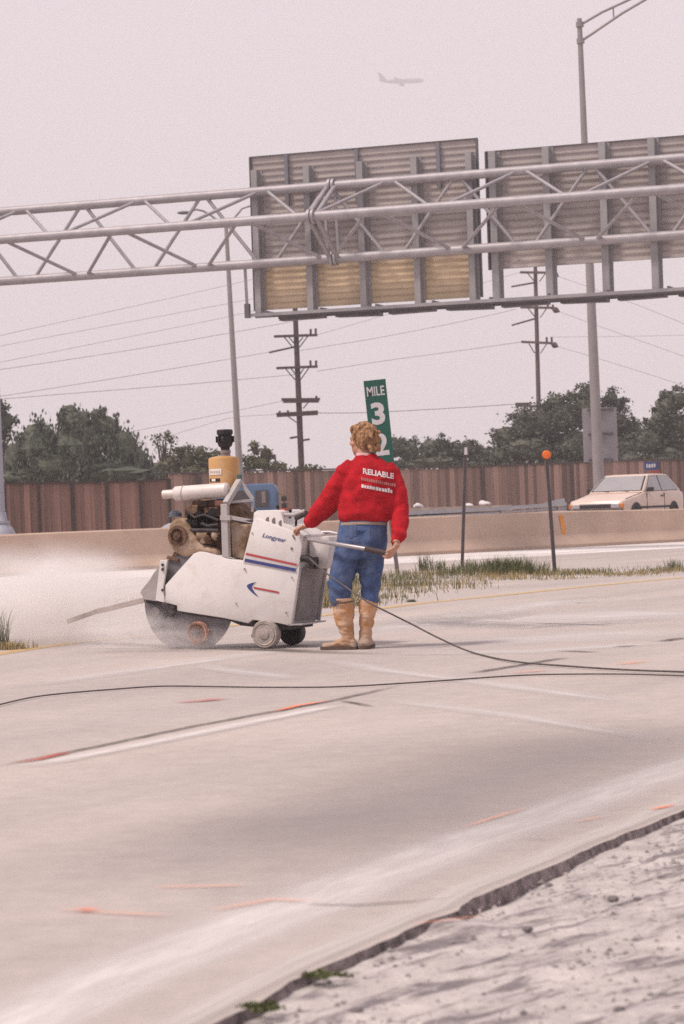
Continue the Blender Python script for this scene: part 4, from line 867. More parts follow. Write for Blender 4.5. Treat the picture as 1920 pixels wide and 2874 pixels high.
sp('hose_coupling', lambda q: (q.tube([sd(1232, 1030, .02), sd(1290, 1035, .0), sd(1330, 1075, -.01)], .028, 10), q.box(sd(1318, 1062, .02), (.06, .06, .09))), blk, smooth=50)
# controls
sp('control_block', lambda q: (q.box(sd(1025, 745, .20), (.13, .20, .06)), q.box(sd(1130, 740, .25), (.10, .22, .07)), q.tube([sd(1000, 760, .05), sd(1000, 760, .03)], .03, 12), q.tube([sd(1045, 765, .05), sd(1045, 765, .03)], .03, 12), q.tube([sd(1090, 780, .05), sd(1090, 780, .03)], .026, 12)), greyp, bevel=.003)
for X, Y_, X2, Y2, yy in ((1075, 720, 1060, 662, .10), (1150, 745, 1150, 690, .16), (1190, 800, 1195, 720, .12), (1100, 725, 1105, 670, .3)): sp('lever', lambda q: (q.tube([sd(X, Y_, yy), sd(X2, Y2, yy)], .010, 8), q.ell(sd(X2, Y2, yy), (.016, .016, .016), nu=8, nv=6)), blk, smooth=60)
sp('throttle_lever', lambda q: q.tube([sd(1110, 720, .08), sd(1180, 720, .06), sd(1255, 692, .02)], .016, 8), frg, smooth=50)
sp('lever_grip', lambda q: q.tube([sd(1190, 745, .06), sd(1268, 708, .02)], .020, 8), dark, smooth=50)
sp('red_knob', lambda q: q.box(sd(1110, 682, .2), (.06, .12, .02)), mat('knob_red', (0.45, 0.08, 0.06), 0.5))
# decals
def decal(name, pts, m, yy=-.0105): 
    q = MB(); q.add([sd(X, Y, yy) for X, Y in pts], [tuple(range(len(pts)))]); return q.build(name, m, saw)
dred = mat('decal_red', (0.42, 0.055, 0.06), 0.5, 0, 0.15, 8); dblue = mat('decal_blue', (0.045, 0.055, 0.20), 0.5, 0, 0.15, 8)
decal('red_stripe', [(836, 990), (1197, 1069), (1195, 1084), (832, 1005)], dred, -.0095); decal('blue_stripe', [(829, 1031), (1190, 1102), (1187, 1124), (824, 1053)], dblue, -.0095)
ar = [(910, 1198), (872, 1205), (848, 1216), (841, 1226), (850, 1243), (875, 1268), (905, 1292), (925, 1304), (898, 1272), (880, 1245), (876, 1232), (884, 1216)]
decal('arrow_emblem', ar, dblue, -.0045); decal('arrow_shaft', [(885, 1230), (1070, 1266), (1069, 1279), (893, 1245)], dred, -.0045)
v_, f_, w_, h_ = text_mesh('Longyear', 1.0, 0.25, .012)
tl, tr = sd(952, 868, -.0095), sd(1120, 908, -.0095); ux = (tr - tl); wl = ux.length; ux.normalize(); uz = Vector((-ux.z, 0, ux.x)); c0 = (tl + tr) / 2
raw('lettering', [tuple(c0 + ux * (a / w_ * wl) + uz * (b_ / h_ * .046)) for a, b_ in v_], f_, dblue, saw)
for X, Y_, s in ((880, 850, .008), (1160, 960, .016), (1178, 885, .012), (1170, 870, .012), (825, 1105, .011), (1160, 1165, .008), (1120, 1415, .01), (765, 1350, .008)): sp('bolt', lambda q: q.tube([sd(X, Y_, -.004), sd(X, Y_, -.014)], s * .7, 8), greyp)
# wheels
def wheel(name, X, Y, r, y0, wd, tyre, rim, hub):
    c = sd(X, Y, y0); Mx = Matrix.Translation(c) @ Matrix.Rotation(R(90), 4, 'X')
    w = sp(name, lambda q: q.lathe([(r * .72, .0), (r * .93, .004), (r, -.014), (r, -wd + .012), (r * .93, -wd), (r * .5, -wd)], 28, Mx), tyre, smooth=40)
    sp('rim', lambda q: q.lathe([(r * .80, .002), (r * .78, .008), (r * .60, -.004), (r * .45, -.022), (.0, -.026)], 28, Mx), rim, w, smooth=40)
    sp('hub', lambda q: q.lathe([(r * .42, -.02), (r * .36, .008), (r * .15, .012), (0, .012)], 16, Mx), hub, w, smooth=40)
    return w
r1 = (sd(485, 1560).z); r2 = sd(965, 1570).z
wheel('front_wheel', 485, 1560, .092, -.03, .07, rust, mat('rim_hollow_rust', (0.16, 0.07, 0.04), 0.9, 0, 0.4, 12), dark)
wheel('rear_wheel', 965, 1568, r2 - .001, -.035, .09, chalk, chalk, chalk)
wheel('front_wheel', 485, 1560, .092, .42, .07, rust, MATS['rim_hollow_rust'], dark)
cr_ = sd(1148, 1556, .44)
w2 = wheel('rear_wheel', 1148, 1556, cr_.z - .001, .44, .10, dark, dark, dark)
cR = sd(965, 1568, .2); sp('axle', lambda q: q.tube([Vector((cR.x, -.02, cR.z)), Vector((cr_.x, .46, cr_.z))], .02, 10), dark)
sp('axle', lambda q: q.tube([sd(485, 1560, -.02), sd(485, 1560, .46)], .018, 10), dark)
# blade
bc = sd(430, 1352, .055); br = bc.z + .03
bl_ = sp('blade', lambda q: q.lathe([(.0, .0), (br - .004, .0), (br, -.001), (br, -.004), (br - .004, -.005), (0, -.005)], 64, Matrix.Translation(bc) @ Matrix.Rotation(R(90), 4, 'X')), steelb, smooth=30)
sp('flange', lambda q: q.lathe([(.06, .0), (.055, .012), (.0, .012)], 20, Matrix.Translation(bc) @ Matrix.Rotation(R(90), 4, 'X')), dark, bl_)
# engine
sp('engine_block', lambda q: (q.prism(xz([(420, 680), (460, 650), (790, 655), (850, 760), (850, 1060), (640, 1040), (540, 980), (480, 900), (425, 800)], .22), .16, .50)), brown, bevel=.012, smooth=40)
sp('engine_shroud', lambda q: q.prism(xz([(430, 655), (520, 612), (700, 605), (790, 640), (850, 700), (860, 800), (640, 820), (440, 800)], .26), .24, .48), brown, bevel=.03, smooth=50)
sp('valve_cover', lambda q: q.box(sd(610, 640, .18), (.26, .10, .055)), rust, bevel=.015, smooth=40)
sp('cylinder_head', lambda q: (q.box(sd(470, 690, .13), (.10, .09, .09)), q.box(sd(600, 700, .12), (.12, .08, .08)), q.box(sd(560, 640, .2), (.2, .16, .05))), brown, bevel=.01)
for k in range(7): sp('cooling_fin', lambda q: q.box(sd(445 + k * 22, 760 - k * 1.5, .12), (.004, .13, .11)), blk)
for X, Y_, s in ((500, 715, .028), (600, 705, .040), (430, 780, .034), (470, 775, .026), (545, 640, .018), (590, 830, .03), (640, 880, .02)): sp('port', lambda q: q.tube([sd(X, Y_, .12), sd(X, Y_, .06)], s, 14), blk)
for pts, r in (([(430, 830), (500, 830), (560, 830), (640, 832)], .016), ([(420, 700), (470, 740), (540, 720), (640, 760)], .012), ([(520, 780), (560, 800), (640, 790)], .014), ([(740, 745), (800, 760), (900, 765)], .022)): sp('pipe', lambda q: q.tube([sd(*p, .05) for p in pts], r, 8), dark, smooth=60)
sp('starter_motor', lambda q: (q.tube([sd(500, 868, .08), sd(570, 868, .08)], .045, 14), q.ell(sd(620, 862, .08), (.04, .04, .05)), q.tube([sd(530, 905, .07), sd(530, 905, .02)], .022, 12)), tanp, smooth=50)
sp('carburettor', lambda q: (q.box(sd(545, 905, .08), (.13, .08, .05)), q.tube([sd(560, 890, .06), sd(560, 890, .02)], .03, 12)), brown, bevel=.008)
sp('blower_shroud', lambda q: (q.prism(xz([(285, 830), (300, 775), (345, 745), (400, 745), (430, 790), (490, 890), (540, 940), (620, 960), (640, 1010), (490, 985), (440, 1010), (400, 1025), (330, 985), (290, 930)], .05), .03, .44)), tanp, bevel=.03, smooth=50)
sp('fan_screen', lambda q: (q.lathe([(.085, 0), (.085, .012), (.06, .016), (.055, .0)], 22, Matrix.Translation(sd(352, 870, .02)) @ Matrix.Rotation(R(90), 4, 'X')), q.lathe([(.03, 0), (.03, .02), (.0, .02)], 14, Matrix.Translation(sd(352, 870, .02)) @ Matrix.Rotation(R(90), 4, 'X'))), brown, smooth=40)
sp('filler_cap', lambda q: q.lathe([(.055, 0), (.052, .03), (.03, .05), (0, .055)], 18, Matrix.Translation(sd(335, 735, .2))), mat('cap_blue_grey', (0.10, 0.11, 0.14), 0.5), smooth=40)
sp('fuel_tank', lambda q: q.prism(xz([(725, 780), (850, 790), (815, 1040), (735, 1020)], .10), .10, .46), tanp, bevel=.02, smooth=50)
sp('front_rail', lambda q: (q.bar(sd(278, 1020, .05), sd(360, 1045, .05), .03, .03), q.bar(sd(380, 1000, .12), sd(330, 1080, .12), .10, .10)), brown, bevel=.006)
sp('inner_plate', lambda q: q.prism(xz([(268, 1190), (300, 1020), (330, 1030), (410, 1040)], .12), .12, .14), greyp)
# muffler
mu = sp('muffler', lambda q: q.tube([sd(333, 572, .12), sd(340, 571, .12), sd(700, 544, .12), sd(712, 543, .12)], [.052, .060, .060, .045], 22), silver, smooth=40)
sp('tail_pipe', lambda q: q.tube([sd(250, 577, .12), sd(338, 571, .12)], .036, 16), silver, mu, smooth=40)
sp('pipe_mouth', lambda q: q.tube([sd(248.5, 577, .12), sd(252, 577, .12)], .030, 16), blk, mu)
sp('clamp', lambda q: q.tube([sd(392, 566, .12), sd(398, 566, .12)], .0635, 20), frg, mu)
# air cleaner
ca = sd(680, 410, .27); zt_, zb_ = sd(680, 312, .27).z, sd(680, 540, .27).z
sc_ = (sd(778, 410, .27).x - sd(582, 410, .27).x) / 2
ac = sp('air_cleaner', lambda q: q.lathe([(sc_ * .9, zb_), (sc_, zb_ + .01), (sc_ * 1.0, zt_ - .014), (sc_ * .94, zt_ - .002), (sc_ * .5, zt_ + .01), (0, zt_ + .012)], 32, Matrix.Translation((ca.x, ca.y, 0))), orangep, smooth=35)
def curved_label(name, X0, X1, Y0, Y1, m, segs=8, o=.003):
    q = MB(); vs = []
    xa_, xb_ = (sd(X0, 400, .27).x - ca.x) / sc_, (sd(X1, 400, .27).x - ca.x) / sc_; a0, a1 = math.asin(max(-1, xa_)), math.asin(min(1, xb_)); z1_, z0_ = sd(680, Y0, .27).z, sd(680, Y1, .27).z
    for k in range(segs + 1):
        a_ = a0 + (a1 - a0) * k / segs
        for z in (z0_, z1_): vs.append((ca.x + math.sin(a_) * (sc_ + o), ca.y - math.cos(a_) * (sc_ + o), z))
    q.add(vs, [(2 * k, 2 * k + 1, 2 * k + 3, 2 * k + 2) for k in range(segs)]); return q.build(name, m, ac)
curved_label('label', 608, 705, 394, 436, mat('label_white', (0.72, 0.66, 0.62), 0.5))
curved_label('label', 612, 694, 462, 486, blk); curved_label('label', 634, 664, 464, 482, MATS['label_white'], 4, .005)
for k in range(5): curved_label('label_print', 620 + k * 16, 630 + k * 16, 408, 424, mat('label_tan_print', (0.50, 0.40, 0.33), 0.6), 2, .005)
zc = lambda Y_: sd(695, Y_, .27).z
pc = sd(690, 280, .27)
sp('intake_neck', lambda q: q.lathe([(.040, zc(318)), (.040, zc(285)), (.044, zc(283)), (.044, zc(262)), (.036, zc(260))], 20, Matrix.Translation((pc.x, pc.y, 0))), mat('neck_grey', (0.22, 0.18, 0.18), 0.5), ac, smooth=40)
pcap = sp('pre_cleaner', lambda q: q.lathe([(.034, zc(266)), (.040, zc(240)), (.052, zc(236)), (.062, zc(215)), (.066, zc(180)), (.060, zc(168)), (.056, zc(165)), (.058, zc(150)), (.066, zc(148)), (.066, zc(122)), (.060, zc(115)), (.0, zc(112))], 24, Matrix.Translation((pc.x, pc.y, 0))), blk, ac, smooth=35)
for k in range(10):
    a_ = 2 * math.pi * k / 10
    sp('vane', lambda q: q.box((pc.x + .066 * math.cos(a_), pc.y + .066 * math.sin(a_), (zc(200) + zc(168)) / 2), (.022, .010, .05), Matrix.Rotation(a_, 3, 'Z')), blk, ac)
# lifting frame
sp('lift_post', lambda q: q.box((sd(692, 830, .03)), (.058, .05, sd(690, 640, .03).z - sd(690, 1015, .03).z)), frg, bevel=.004)
sp('lift_frame', lambda q: (q.bar(sd(694, 640, .03), sd(790, 478, .22), .050, .04), q.bar(sd(886, 612, .22), sd(790, 480, .22), .024, .03), q.bar(sd(700, 632, .10), sd(890, 618, .22), .022, .022), q.bar(sd(884, 612, .22), sd(880, 700, .22), .02, .02)), frg, bevel=.003)
sp('lift_eye', lambda q: q.box(sd(790, 455, .22), (.032, .03, .05)), mat('eye_teal', (0.05, 0.10, 0.105), 0.6), bevel=.005)
sp('frame_strut', lambda q: (q.bar(sd(700, 735, .03), sd(900, 770, .05), .03, .03), q.bar(sd(660, 740, .02), sd(730, 742, .02), .05, .04)), frg)
# handlebars
hA = sd(1252, 888, .02); HE = P(1080, 1552, 19.08); HB = P(1030, 1541, 19.10)
Mi = (Matrix.Translation(SO) @ Matrix.Rotation(-AS, 4, 'Z')).inverted()
he, hb = Mi @ HE, Mi @ HB
hbar = sp('handlebar', lambda q: q.tube([hA - Vector((.12, 0, -.03)), hA, Mi @ P(905, 1520, 19.40), Mi @ P(950, 1528, 19.20), hb], .017, 12), mat('handle_steel', (0.36, 0.33, 0.34), 0.4, 0.4, 0.1, 6), smooth=50)
sp('grip', lambda q: q.tube([hb.lerp(he, -.12), he], .021, 12), mat('grip_brown', (0.075, 0.05, 0.045), 0.7), hbar, smooth=50)
hC = sd(1250, 850, .44); sp('handlebar', lambda q: q.tube([hC - Vector((.1, 0, 0)), hC, sf(925, 1494, .44), sf(960, 1502, .44)], .017, 12), MATS['handle_steel'], smooth=50)

# ---------------------------------------------------------------- hoses
hosem = mat('hose_black', (0.085, 0.068, 0.066), 0.6, 0, 0.3, 20)
def hose(name, pts, r, label):
    # Catmull-Rom through the points
    pts = [Vector(p) for p in pts]; pp = [pts[0]] + pts + [pts[-1]]; o = []
    for i in range(1, len(pp) - 2):
        for k in range(8):
            t = k / 8; a, b_, c, d = pp[i - 1], pp[i], pp[i + 1], pp[i + 2]
            o.append(0.5 * ((2 * b_) + (c - a) * t + (2 * a - 5 * b_ + 4 * c - d) * t * t + (3 * b_ - a - 3 * c + d) * t ** 3))
    o.append(pts[-1]); q = MB(); q.tube(o, r, 8); ob = q.build(name, hosem, smooth=60); tag(ob, label, 'hose', 'hoses and cables on the road')
hp = [P(870, 1568, 19.55), P(885, 1582, 19.45), P(920, 1612, 19.2), P(960, 1640, 18.98), P(1000, 1668, 18.85), P(1040, 1694, 18.75), P(1100, 1724, 18.7), P(1160, 1754, 18.68), P(1230, 1790, 18.6)] + [G(x, y, .014) for x, y in ((1320, 1829), (1440, 1856), (1600, 1870), (1760, 1880), (1930, 1886))]
hose('water_hose', hp, .0065, 'dark water hose hanging from the saw and trailing to the right')
hose('ground_cable', [G(x, y, .012) for x, y in ((-60, 1990), (0, 1977), (90, 1957), (180, 1946), (300, 1936), (450, 1926), (600, 1927), (760, 1929), (960, 1927), (1200, 1913), (1450, 1896), (1600, 1892), (1760, 1892), (1930, 1897))], .0048, 'long dark cable lying right across the roadway')

# ---------------------------------------------------------------- the worker
YP = 19.42; S2 = 2.8625
def z2(X, Y, Yd=YP): return P(840 + X / S2, 1040 + Y / S2, Yd)
MPZ = YP / FPX / S2               # metres per zoom unit
person = empty('person', Vector((z2(430, 2200).x, YP, 0)), 'worker in red sweatshirt, jeans and muddy boots, back turned', 'person')
def ring_loft(q, rings, n=20):
    """rings: (centre, half width vector, half depth vector)"""
    vs = []
    for c, a, b_ in rings:
        for j in range(n):
            t = 2 * math.pi * j / n; vs.append(c + a * math.cos(t) + b_ * math.sin(t))
    fs = [(i * n + j, i * n + (j + 1) % n, (i + 1) * n + (j + 1) % n, (i + 1) * n + j) for i in range(len(rings) - 1) for j in range(n)]
    fs.append(tuple(range(n))[::-1]); fs.append(tuple((len(rings) - 1) * n + j for j in range(n))); q.add(vs, fs)
def band(q, rows, dep):
    """rows: (zoom Y, left X, right X, depth centre offset, half depth)"""
    rg = []
    for (Y, xl, xr, dy, hd) in rows:
        c = z2((xl + xr) / 2, Y, YP + dy); rg.append((c, RT * ((xr - xl) / 2 * MPZ), Vector((0, hd, 0))))
    ring_loft(q, rg, 24)
skin = mat('skin', (0.50, 0.26, 0.18), 0.6, 0, 0.12, 14)
redm = mat('red_sweatshirt', (0.43, 0.012, 0.020), 0.92, 0, 0.22, 9, 0.25, 120, spec=0.15)
jeanm = mat('blue_jeans', (0.060, 0.095, 0.205), 0.92, 0, 0.30, 6, 0.3, 140, spec=0.15); dust_over(jeanm, (0.20, 0.225, 0.31), 9, 0.44, 0.74, 0.5)
bootm = mat('tan_boot', (0.56, 0.27, 0.11), 0.8, 0, 0.2, 8, 0.2, 40); dust_over(bootm, (0.56, 0.42, 0.33), 9, 0.42, 0.64, 0.8); dust_over(bootm, (0.33, 0.25, 0.20), 7, 0.28, 0.55, 0.95, (0.03, 0.22))
# body: one continuous figure
bq = MB()
Lsh, Lel, Lwr = z2(395, 815, YP + .0), z2(225, 1075, YP + .10), z2(78, 1228, YP + .26)
Rsh, Rel, Rwr = z2(745, 850, YP + .02), z2(806, 1130, YP - .02), z2(778, 1385, YP - .20)
hc = z2(512, 560, YP + .03)
fd = Vector((-0.86, 0.50, -0.02)).normalized(); hx = fd.cross(Vector((0, 0, 1))).normalized(); hz = hx.cross(fd)
HM = Matrix((hx, fd, hz)).transposed()          # local x side, y face direction, z up
def hl(x, y, z): return hc + HM @ Vector((x, y, z))
bq.ell(hl(0, -.005, .02), (.076, .098, .105), HM, 20, 14); bq.ell(hl(0, .035, -.055), (.058, .062, .070), HM, 18, 12); bq.ell(hl(0, .060, -.095), (.030, .030, .026), HM)
bq.tube([hl(0, .085, .018), hl(0, .108, -.022), hl(0, .098, -.036)], [.010, .016, .011], 10)                       # nose
bq.ell(hl(0, .088, -.062), (.024, .012, .006), HM); bq.ell(hl(0, .087, -.074), (.021, .012, .007), HM)                 # lips
for s in (-1, 1):
    bq.ell(hl(s * .078, -.008, -.012), (.010, .020, .032), HM); bq.ell(hl(s * .033, .083, .010), (.016, .012, .011), HM); bq.ell(hl(s * .034, .086, .026), (.020, .010, .006), HM)
    bq.ell(hl(s * .045, .062, -.025), (.022, .026, .022), HM)
nk = z2(522, 690, YP + .01); bq.tube([hl(0, -.01, -.03), nk.lerp(hl(0, -.01, -.03), .4), nk, z2(535, 760)], [.058, .056, .060, .085], 16)
band(bq, [(740, 440, 660, 0, .07), (800, 385, 750, 0, .10), (900, 370, 770, 0, .11), (1050, 355, 750, 0, .105), (1200, 345, 690, 0, .10), (1330, 335, 690, 0, .11), (1430, 320, 680, 0, .10)], 0)
bq.tube([Lsh, Lel, Lwr], [.055, .042, .030], 14); bq.tube([Rsh, Rel, Rwr], [.055, .042, .030], 14)
Lk, La = z2(335, 1790, YP + .02), z2(385, 2130, YP + .02); Rk, Ra_ = z2(560, 1800, YP + .03), z2(535, 2120, YP + .05)
bq.tube([z2(395, 1400), Lk, La, La + Vector((0, 0, -.06))], [.085, .055, .038, .04], 14); bq.tube([z2(595, 1400), Rk, Ra_, Ra_ + Vector((0, 0, -.06))], [.085, .055, .038, .04], 14)
def hand(wr, palm_dir, palm_up, flip, curl_axis, grip_c):
    """palm, four unequal fingers curled round grip_c, thumb from the side of the palm"""
    d = palm_dir.normalized(); n_ = palm_up - d * palm_up.dot(d); n_.normalize(); s_ = d.cross(n_) * flip
    p0 = wr; p1 = wr + d * .085
    ring_loft(bq, [(wr - d * .03, s_ * .030, n_ * .022), (wr + d * .01, s_ * .034, n_ * .020), (wr + d * .05, s_ * .042, n_ * .018), (p1, s_ * .040, n_ * .014)], 14)
    for k, ln in enumerate((.070, .080, .075, .058)):
        b_ = p1 + s_ * (.030 - .020 * k) - d * .008; a1 = b_ + d * ln * .42 - n_ * ln * .12; a2 = a1 + d * ln * .10 - n_ * ln * .36; a3 = a2 - d * ln * .24 - n_ * ln * .14
        bq.tube([b_ - d * .02, b_, a1, a2, a3], [.010, .0100, .0092, .0085, .0070], 8)
    tb_ = wr + d * .022 + s_ * .032; t1 = tb_ + d * .030 + s_ * .020 - n_ * .012; t2 = t1 + d * .028 - s_ * .004 - n_ * .018
    bq.tube([tb_ - d * .01, tb_, t1, t2], [.014, .013, .011, .008], 8)
hand(Lwr + (Lwr - Lel).normalized() * .035, Vector((-.75, .5, -.25)), Vector((-.2, .2, 1)), -1, None, None)
hand(Rwr + Vector((-.004, -.015, -.03)), Vector((-.42, .10, -.62)), Vector((.75, -.45, -.45)), 1, None, None)
body = remeshed(bq, 'body', skin, person, .0055, 3)
eyem = mat('eye_white', (0.7, 0.68, 0.66), 0.3)
for s in (-1, 1):
    q = MB(); q.ell(hl(s * .033, .0855, .010), (.0105, .0105, .0105)); reparent(q.build('eye', eyem, smooth=60), person)
    q = MB(); q.ell(hl(s * .033, .0925, .010), (.0045, .0045, .0045)); reparent(q.build('pupil', blk, smooth=60), person)
# hair: curly light brown cap
hairm = mat('light_brown_hair', (0.38, 0.215, 0.115), 0.85, 0, 0.42, 34, 0.8, 70, spec=0.2, stretch=(1, 1, .35), c2=(0.14, 0.065, 0.033))
hq = MB(); hq.ell(hl(0, -.022, .030), (.098, .108, .108), HM, 24, 16); hq.ell(hl(0, -.062, -.020), (.082, .056, .068), HM, 20, 14); hq.ell(hl(0, .045, .085), (.075, .055, .045), HM)
for s in (-1, 1): hq.ell(hl(s * .072, -.035, -.015), (.026, .045, .058), HM)
for k in range(70):
    a_ = random.uniform(0, 6.28); t = random.uniform(-.55, 1); rr_ = math.sqrt(max(0, 1 - t * t)); p = Vector((rr_ * math.cos(a_) * .098, -.025 + rr_ * math.sin(a_) * .108, .026 + t * .108))
    if p.y > .055 and p.z < .06: continue
    hq.ell(hl(*p), [random.uniform(.008, .019)] * 3, None, 8, 6)
for k in range(26):
    a_ = random.uniform(3.5, 5.9); p = Vector((.080 * math.cos(a_), -.060 + .062 * math.sin(a_), random.uniform(-.085, -.04))); hq.ell(hl(*p), [random.uniform(.012, .020)] * 3, None, 8, 6)
remeshed(hq, 'hair', hairm, person, .0045, 2, lambda c: .007 * mnoise.noise(Vector((c.x * 60, c.y * 60, c.z * 18))) + .004 * mnoise.noise(Vector((c.x * 150, c.y * 150, c.z * 50))))
# sweatshirt
sq = MB()
band(sq, [(668, 468, 604, 0, .062), (700, 440, 640, 0, .078), (735, 395, 700, .0, .10), (790, 350, 775, .0, .125), (870, 335, 800, 0, .140), (980, 325, 800, 0, .145), (1080, 315, 785, 0, .150), (1150, 305, 765, 0, .150), (1190, 315, 735, 0, .135), (1222, 330, 700, .01, .118)], 0)
sq.tube([z2(440, 760), Lsh + Vector((-.02, 0, -.01)), z2(305, 945, YP + .04), Lel + Vector((0, 0, .0)), z2(150, 1150, YP + .17), z2(100, 1205, YP + .22), Lwr], [.075, .084, .088, .090, .078, .062, .046], 18)
sq.tube([z2(690, 770), Rsh, z2(792, 980, YP - .01), Rel, z2(806, 1260, YP - .11), z2(792, 1345, YP - .17), Rwr], [.07, .078, .076, .076, .068, .054, .044], 18)
def folds(c):
    q_ = c - z2(560, 1000)
    w = mnoise.noise(Vector((c.x * 7, c.y * 7, c.z * 11))) * .008 + mnoise.noise(Vector((c.x * 16 + 4, c.y * 14, c.z * 24))) * .005
    w += .013 * (abs(mnoise.noise(Vector((c.x * 5 + c.z * 6, c.y * 5, c.z * 9 - c.x * 7)))) - .25)
    w += .010 * math.sin((c.z * 46 + c.x * 24) + 3 * mnoise.noise(c * 5)) * max(0, min(1, (1.05 - c.z) / .2))
    return w
shirt = remeshed(sq, 'sweatshirt', redm, person, .010, 5, folds)
q = MB(); ring_loft(q, [(z2(528, 690), RT * .070, Vector((0, .070, 0))), (z2(524, 668), RT * .067, Vector((0, .068, 0))), (z2(524, 662), RT * .060, Vector((0, .060, 0))), (z2(528, 690), RT * .060, Vector((0, .060, 0)))], 24)
reparent(q.build('collar', mat('collar_pink', (0.60, 0.36, 0.37), 0.9), smooth=60), person)
# print on the back, laid onto the cloth
dg = bpy.context.evaluated_depsgraph_get(); dg.update()
Ms = Matrix.Translation(person.location)
bvh = BVHTree.FromPolygons([Ms @ v.co for v in shirt.data.vertices], [tuple(p.vertices) for p in shirt.data.polygons])
prm = mat('print_white', (0.70, 0.62, 0.62), 0.85, 0, 0.1, 30); prf = mat('print_faded', (0.46, 0.15, 0.14), 0.85, 0, 0.1, 30)
def on_back(X, Y, o=.005):
    p = z2(X, Y, YP - 1); d_ = (p - EYE).normalized(); loc, nrm, _, _ = bvh.ray_cast(p, d_)
    return (loc - d_ * o) if loc else z2(X, Y, YP - .15)
def print_line(name, X0, Y0, X1, Y1, hh, m, body=None, cells=None):
    ux_, uy_ = (X1 - X0), (Y1 - Y0)
    if body: v_, f_, w, h = text_mesh(body, 1.0, 0, .03)
    else:
        v_, f_ = [], []; x = 0
        for cw, gap, dh in cells:
            o = len(v_); v_ += [(x, -.5), (x + cw, -.5), (x + cw, .5 - dh), (x, .5 - dh)]; f_.append((o, o + 1, o + 2)); f_.append((o, o + 2, o + 3)); x += cw + gap
        w, h = x, 1.0; v_ = [(a - x / 2, b_) for a, b_ in v_]
    vs = [on_back(X0 + ux_ * (a / w + .5), Y0 + uy_ * (a / w + .5) - b_ / h * hh) for a, b_ in v_]
    reparent(raw(name, [tuple(p) for p in vs], f_, m), person)
print_line('lettering', 512, 806, 760, 848, 46, prm, body='RELIABLE')
rc_ = [(random.uniform(.7, 1.1), random.uniform(.12, .3), random.choice((0, 0, .15))) for _ in range(17)]; print_line('lettering', 498, 868, 778, 922, 26, prf, cells=rc_)
rc_ = [(random.uniform(.7, 1.1), random.uniform(.12, .25), random.choice((0, .25, .3))) for _ in range(11)]; print_line('lettering', 500, 922, 752, 968, 36, prm, cells=rc_)
# jeans
jq = MB()
band(jq, [(1150, 335, 700, 0, .115), (1215, 325, 705, 0, .125), (1290, 308, 708, -.005, .140), (1370, 296, 706, -.01, .150), (1450, 285, 700, 0, .145), (1520, 275, 690, 0, .125)], 0)
def leg(rows):
    rg = []
    for (Y, xl, xr, dy, hd) in rows: rg.append((z2((xl + xr) / 2, Y, YP + dy), RT * ((xr - xl) / 2 * MPZ), Vector((0, hd, 0))))
    ring_loft(jq, rg, 20)
leg([(1400, 288, 500, 0, .12), (1520, 268, 485, 0, .105), (1620, 245, 462, 0, .10), (1700, 228, 436, .01, .092), (1770, 228, 420, .015, .088), (1840, 245, 415, .015, .085), (1890, 268, 418, .015, .078)])
leg([(1400, 490, 702, 0, .12), (1520, 478, 690, 0, .105), (1620, 476, 668, 0, .098), (1700, 484, 655, .01, .090), (1780, 496, 645, .02, .085), (1850, 508, 634, .02, .080), (1900, 514, 628, .02, .072)])
def jf(c):
    w = mnoise.noise(Vector((c.x * 8, c.y * 8, c.z * 9))) * .008 + mnoise.noise(Vector((c.x * 18, c.y * 18, c.z * 26))) * .004
    w += .006 * math.sin(c.z * 60 + c.x * 18 + 4 * mnoise.noise(c * 6)) * max(0, min(1, (.62 - c.z) / .12))
    mid = z2(500, 1400).x - (c.z - z2(500, 1400).z) * .02; w -= .016 * math.exp(-((c.x - mid) / .03) ** 2) if c.z > .62 and c.z < .92 and c.y < YP else 0
    return w
remeshed(jq, 'jeans', jeanm, person, .009, 3, jf)
jeans = [o for o in person.children if o.name.startswith('jeans')][0]
bvh = BVHTree.FromPolygons([Ms @ v.co for v in jeans.data.vertices], [tuple(p.vertices) for p in jeans.data.polygons])
pkm = mat('pocket_denim', (0.075, 0.105, 0.20), 0.92, 0, 0.3, 12)
for cx_, cy_ in ((415, 1285), (618, 1300)):
    vs = []; 
    for j in range(6):
        for i in range(6): vs.append(tuple(on_back(cx_ - 44 + 88 * i / 5, cy_ - 45 + (90 + (16 if i in (2, 3) else 0)) * j / 5, .004)))
    reparent(raw('pocket', vs, [(j * 6 + i, j * 6 + i + 1, j * 6 + i + 7, j * 6 + i + 6) for j in range(5) for i in range(5)], pkm), person)
vs = []
for j in range(2):
    for i in range(16): vs.append(tuple(on_back(335 + 360 * i / 15, 1222 - 8 * math.sin(i / 15 * 3.14) + 22 * j, .006)))
reparent(raw('belt', vs, [(i, i + 1, i + 17, i + 16) for i in range(15)], mat('belt_tan', (0.30, 0.22, 0.17), .8)), person)
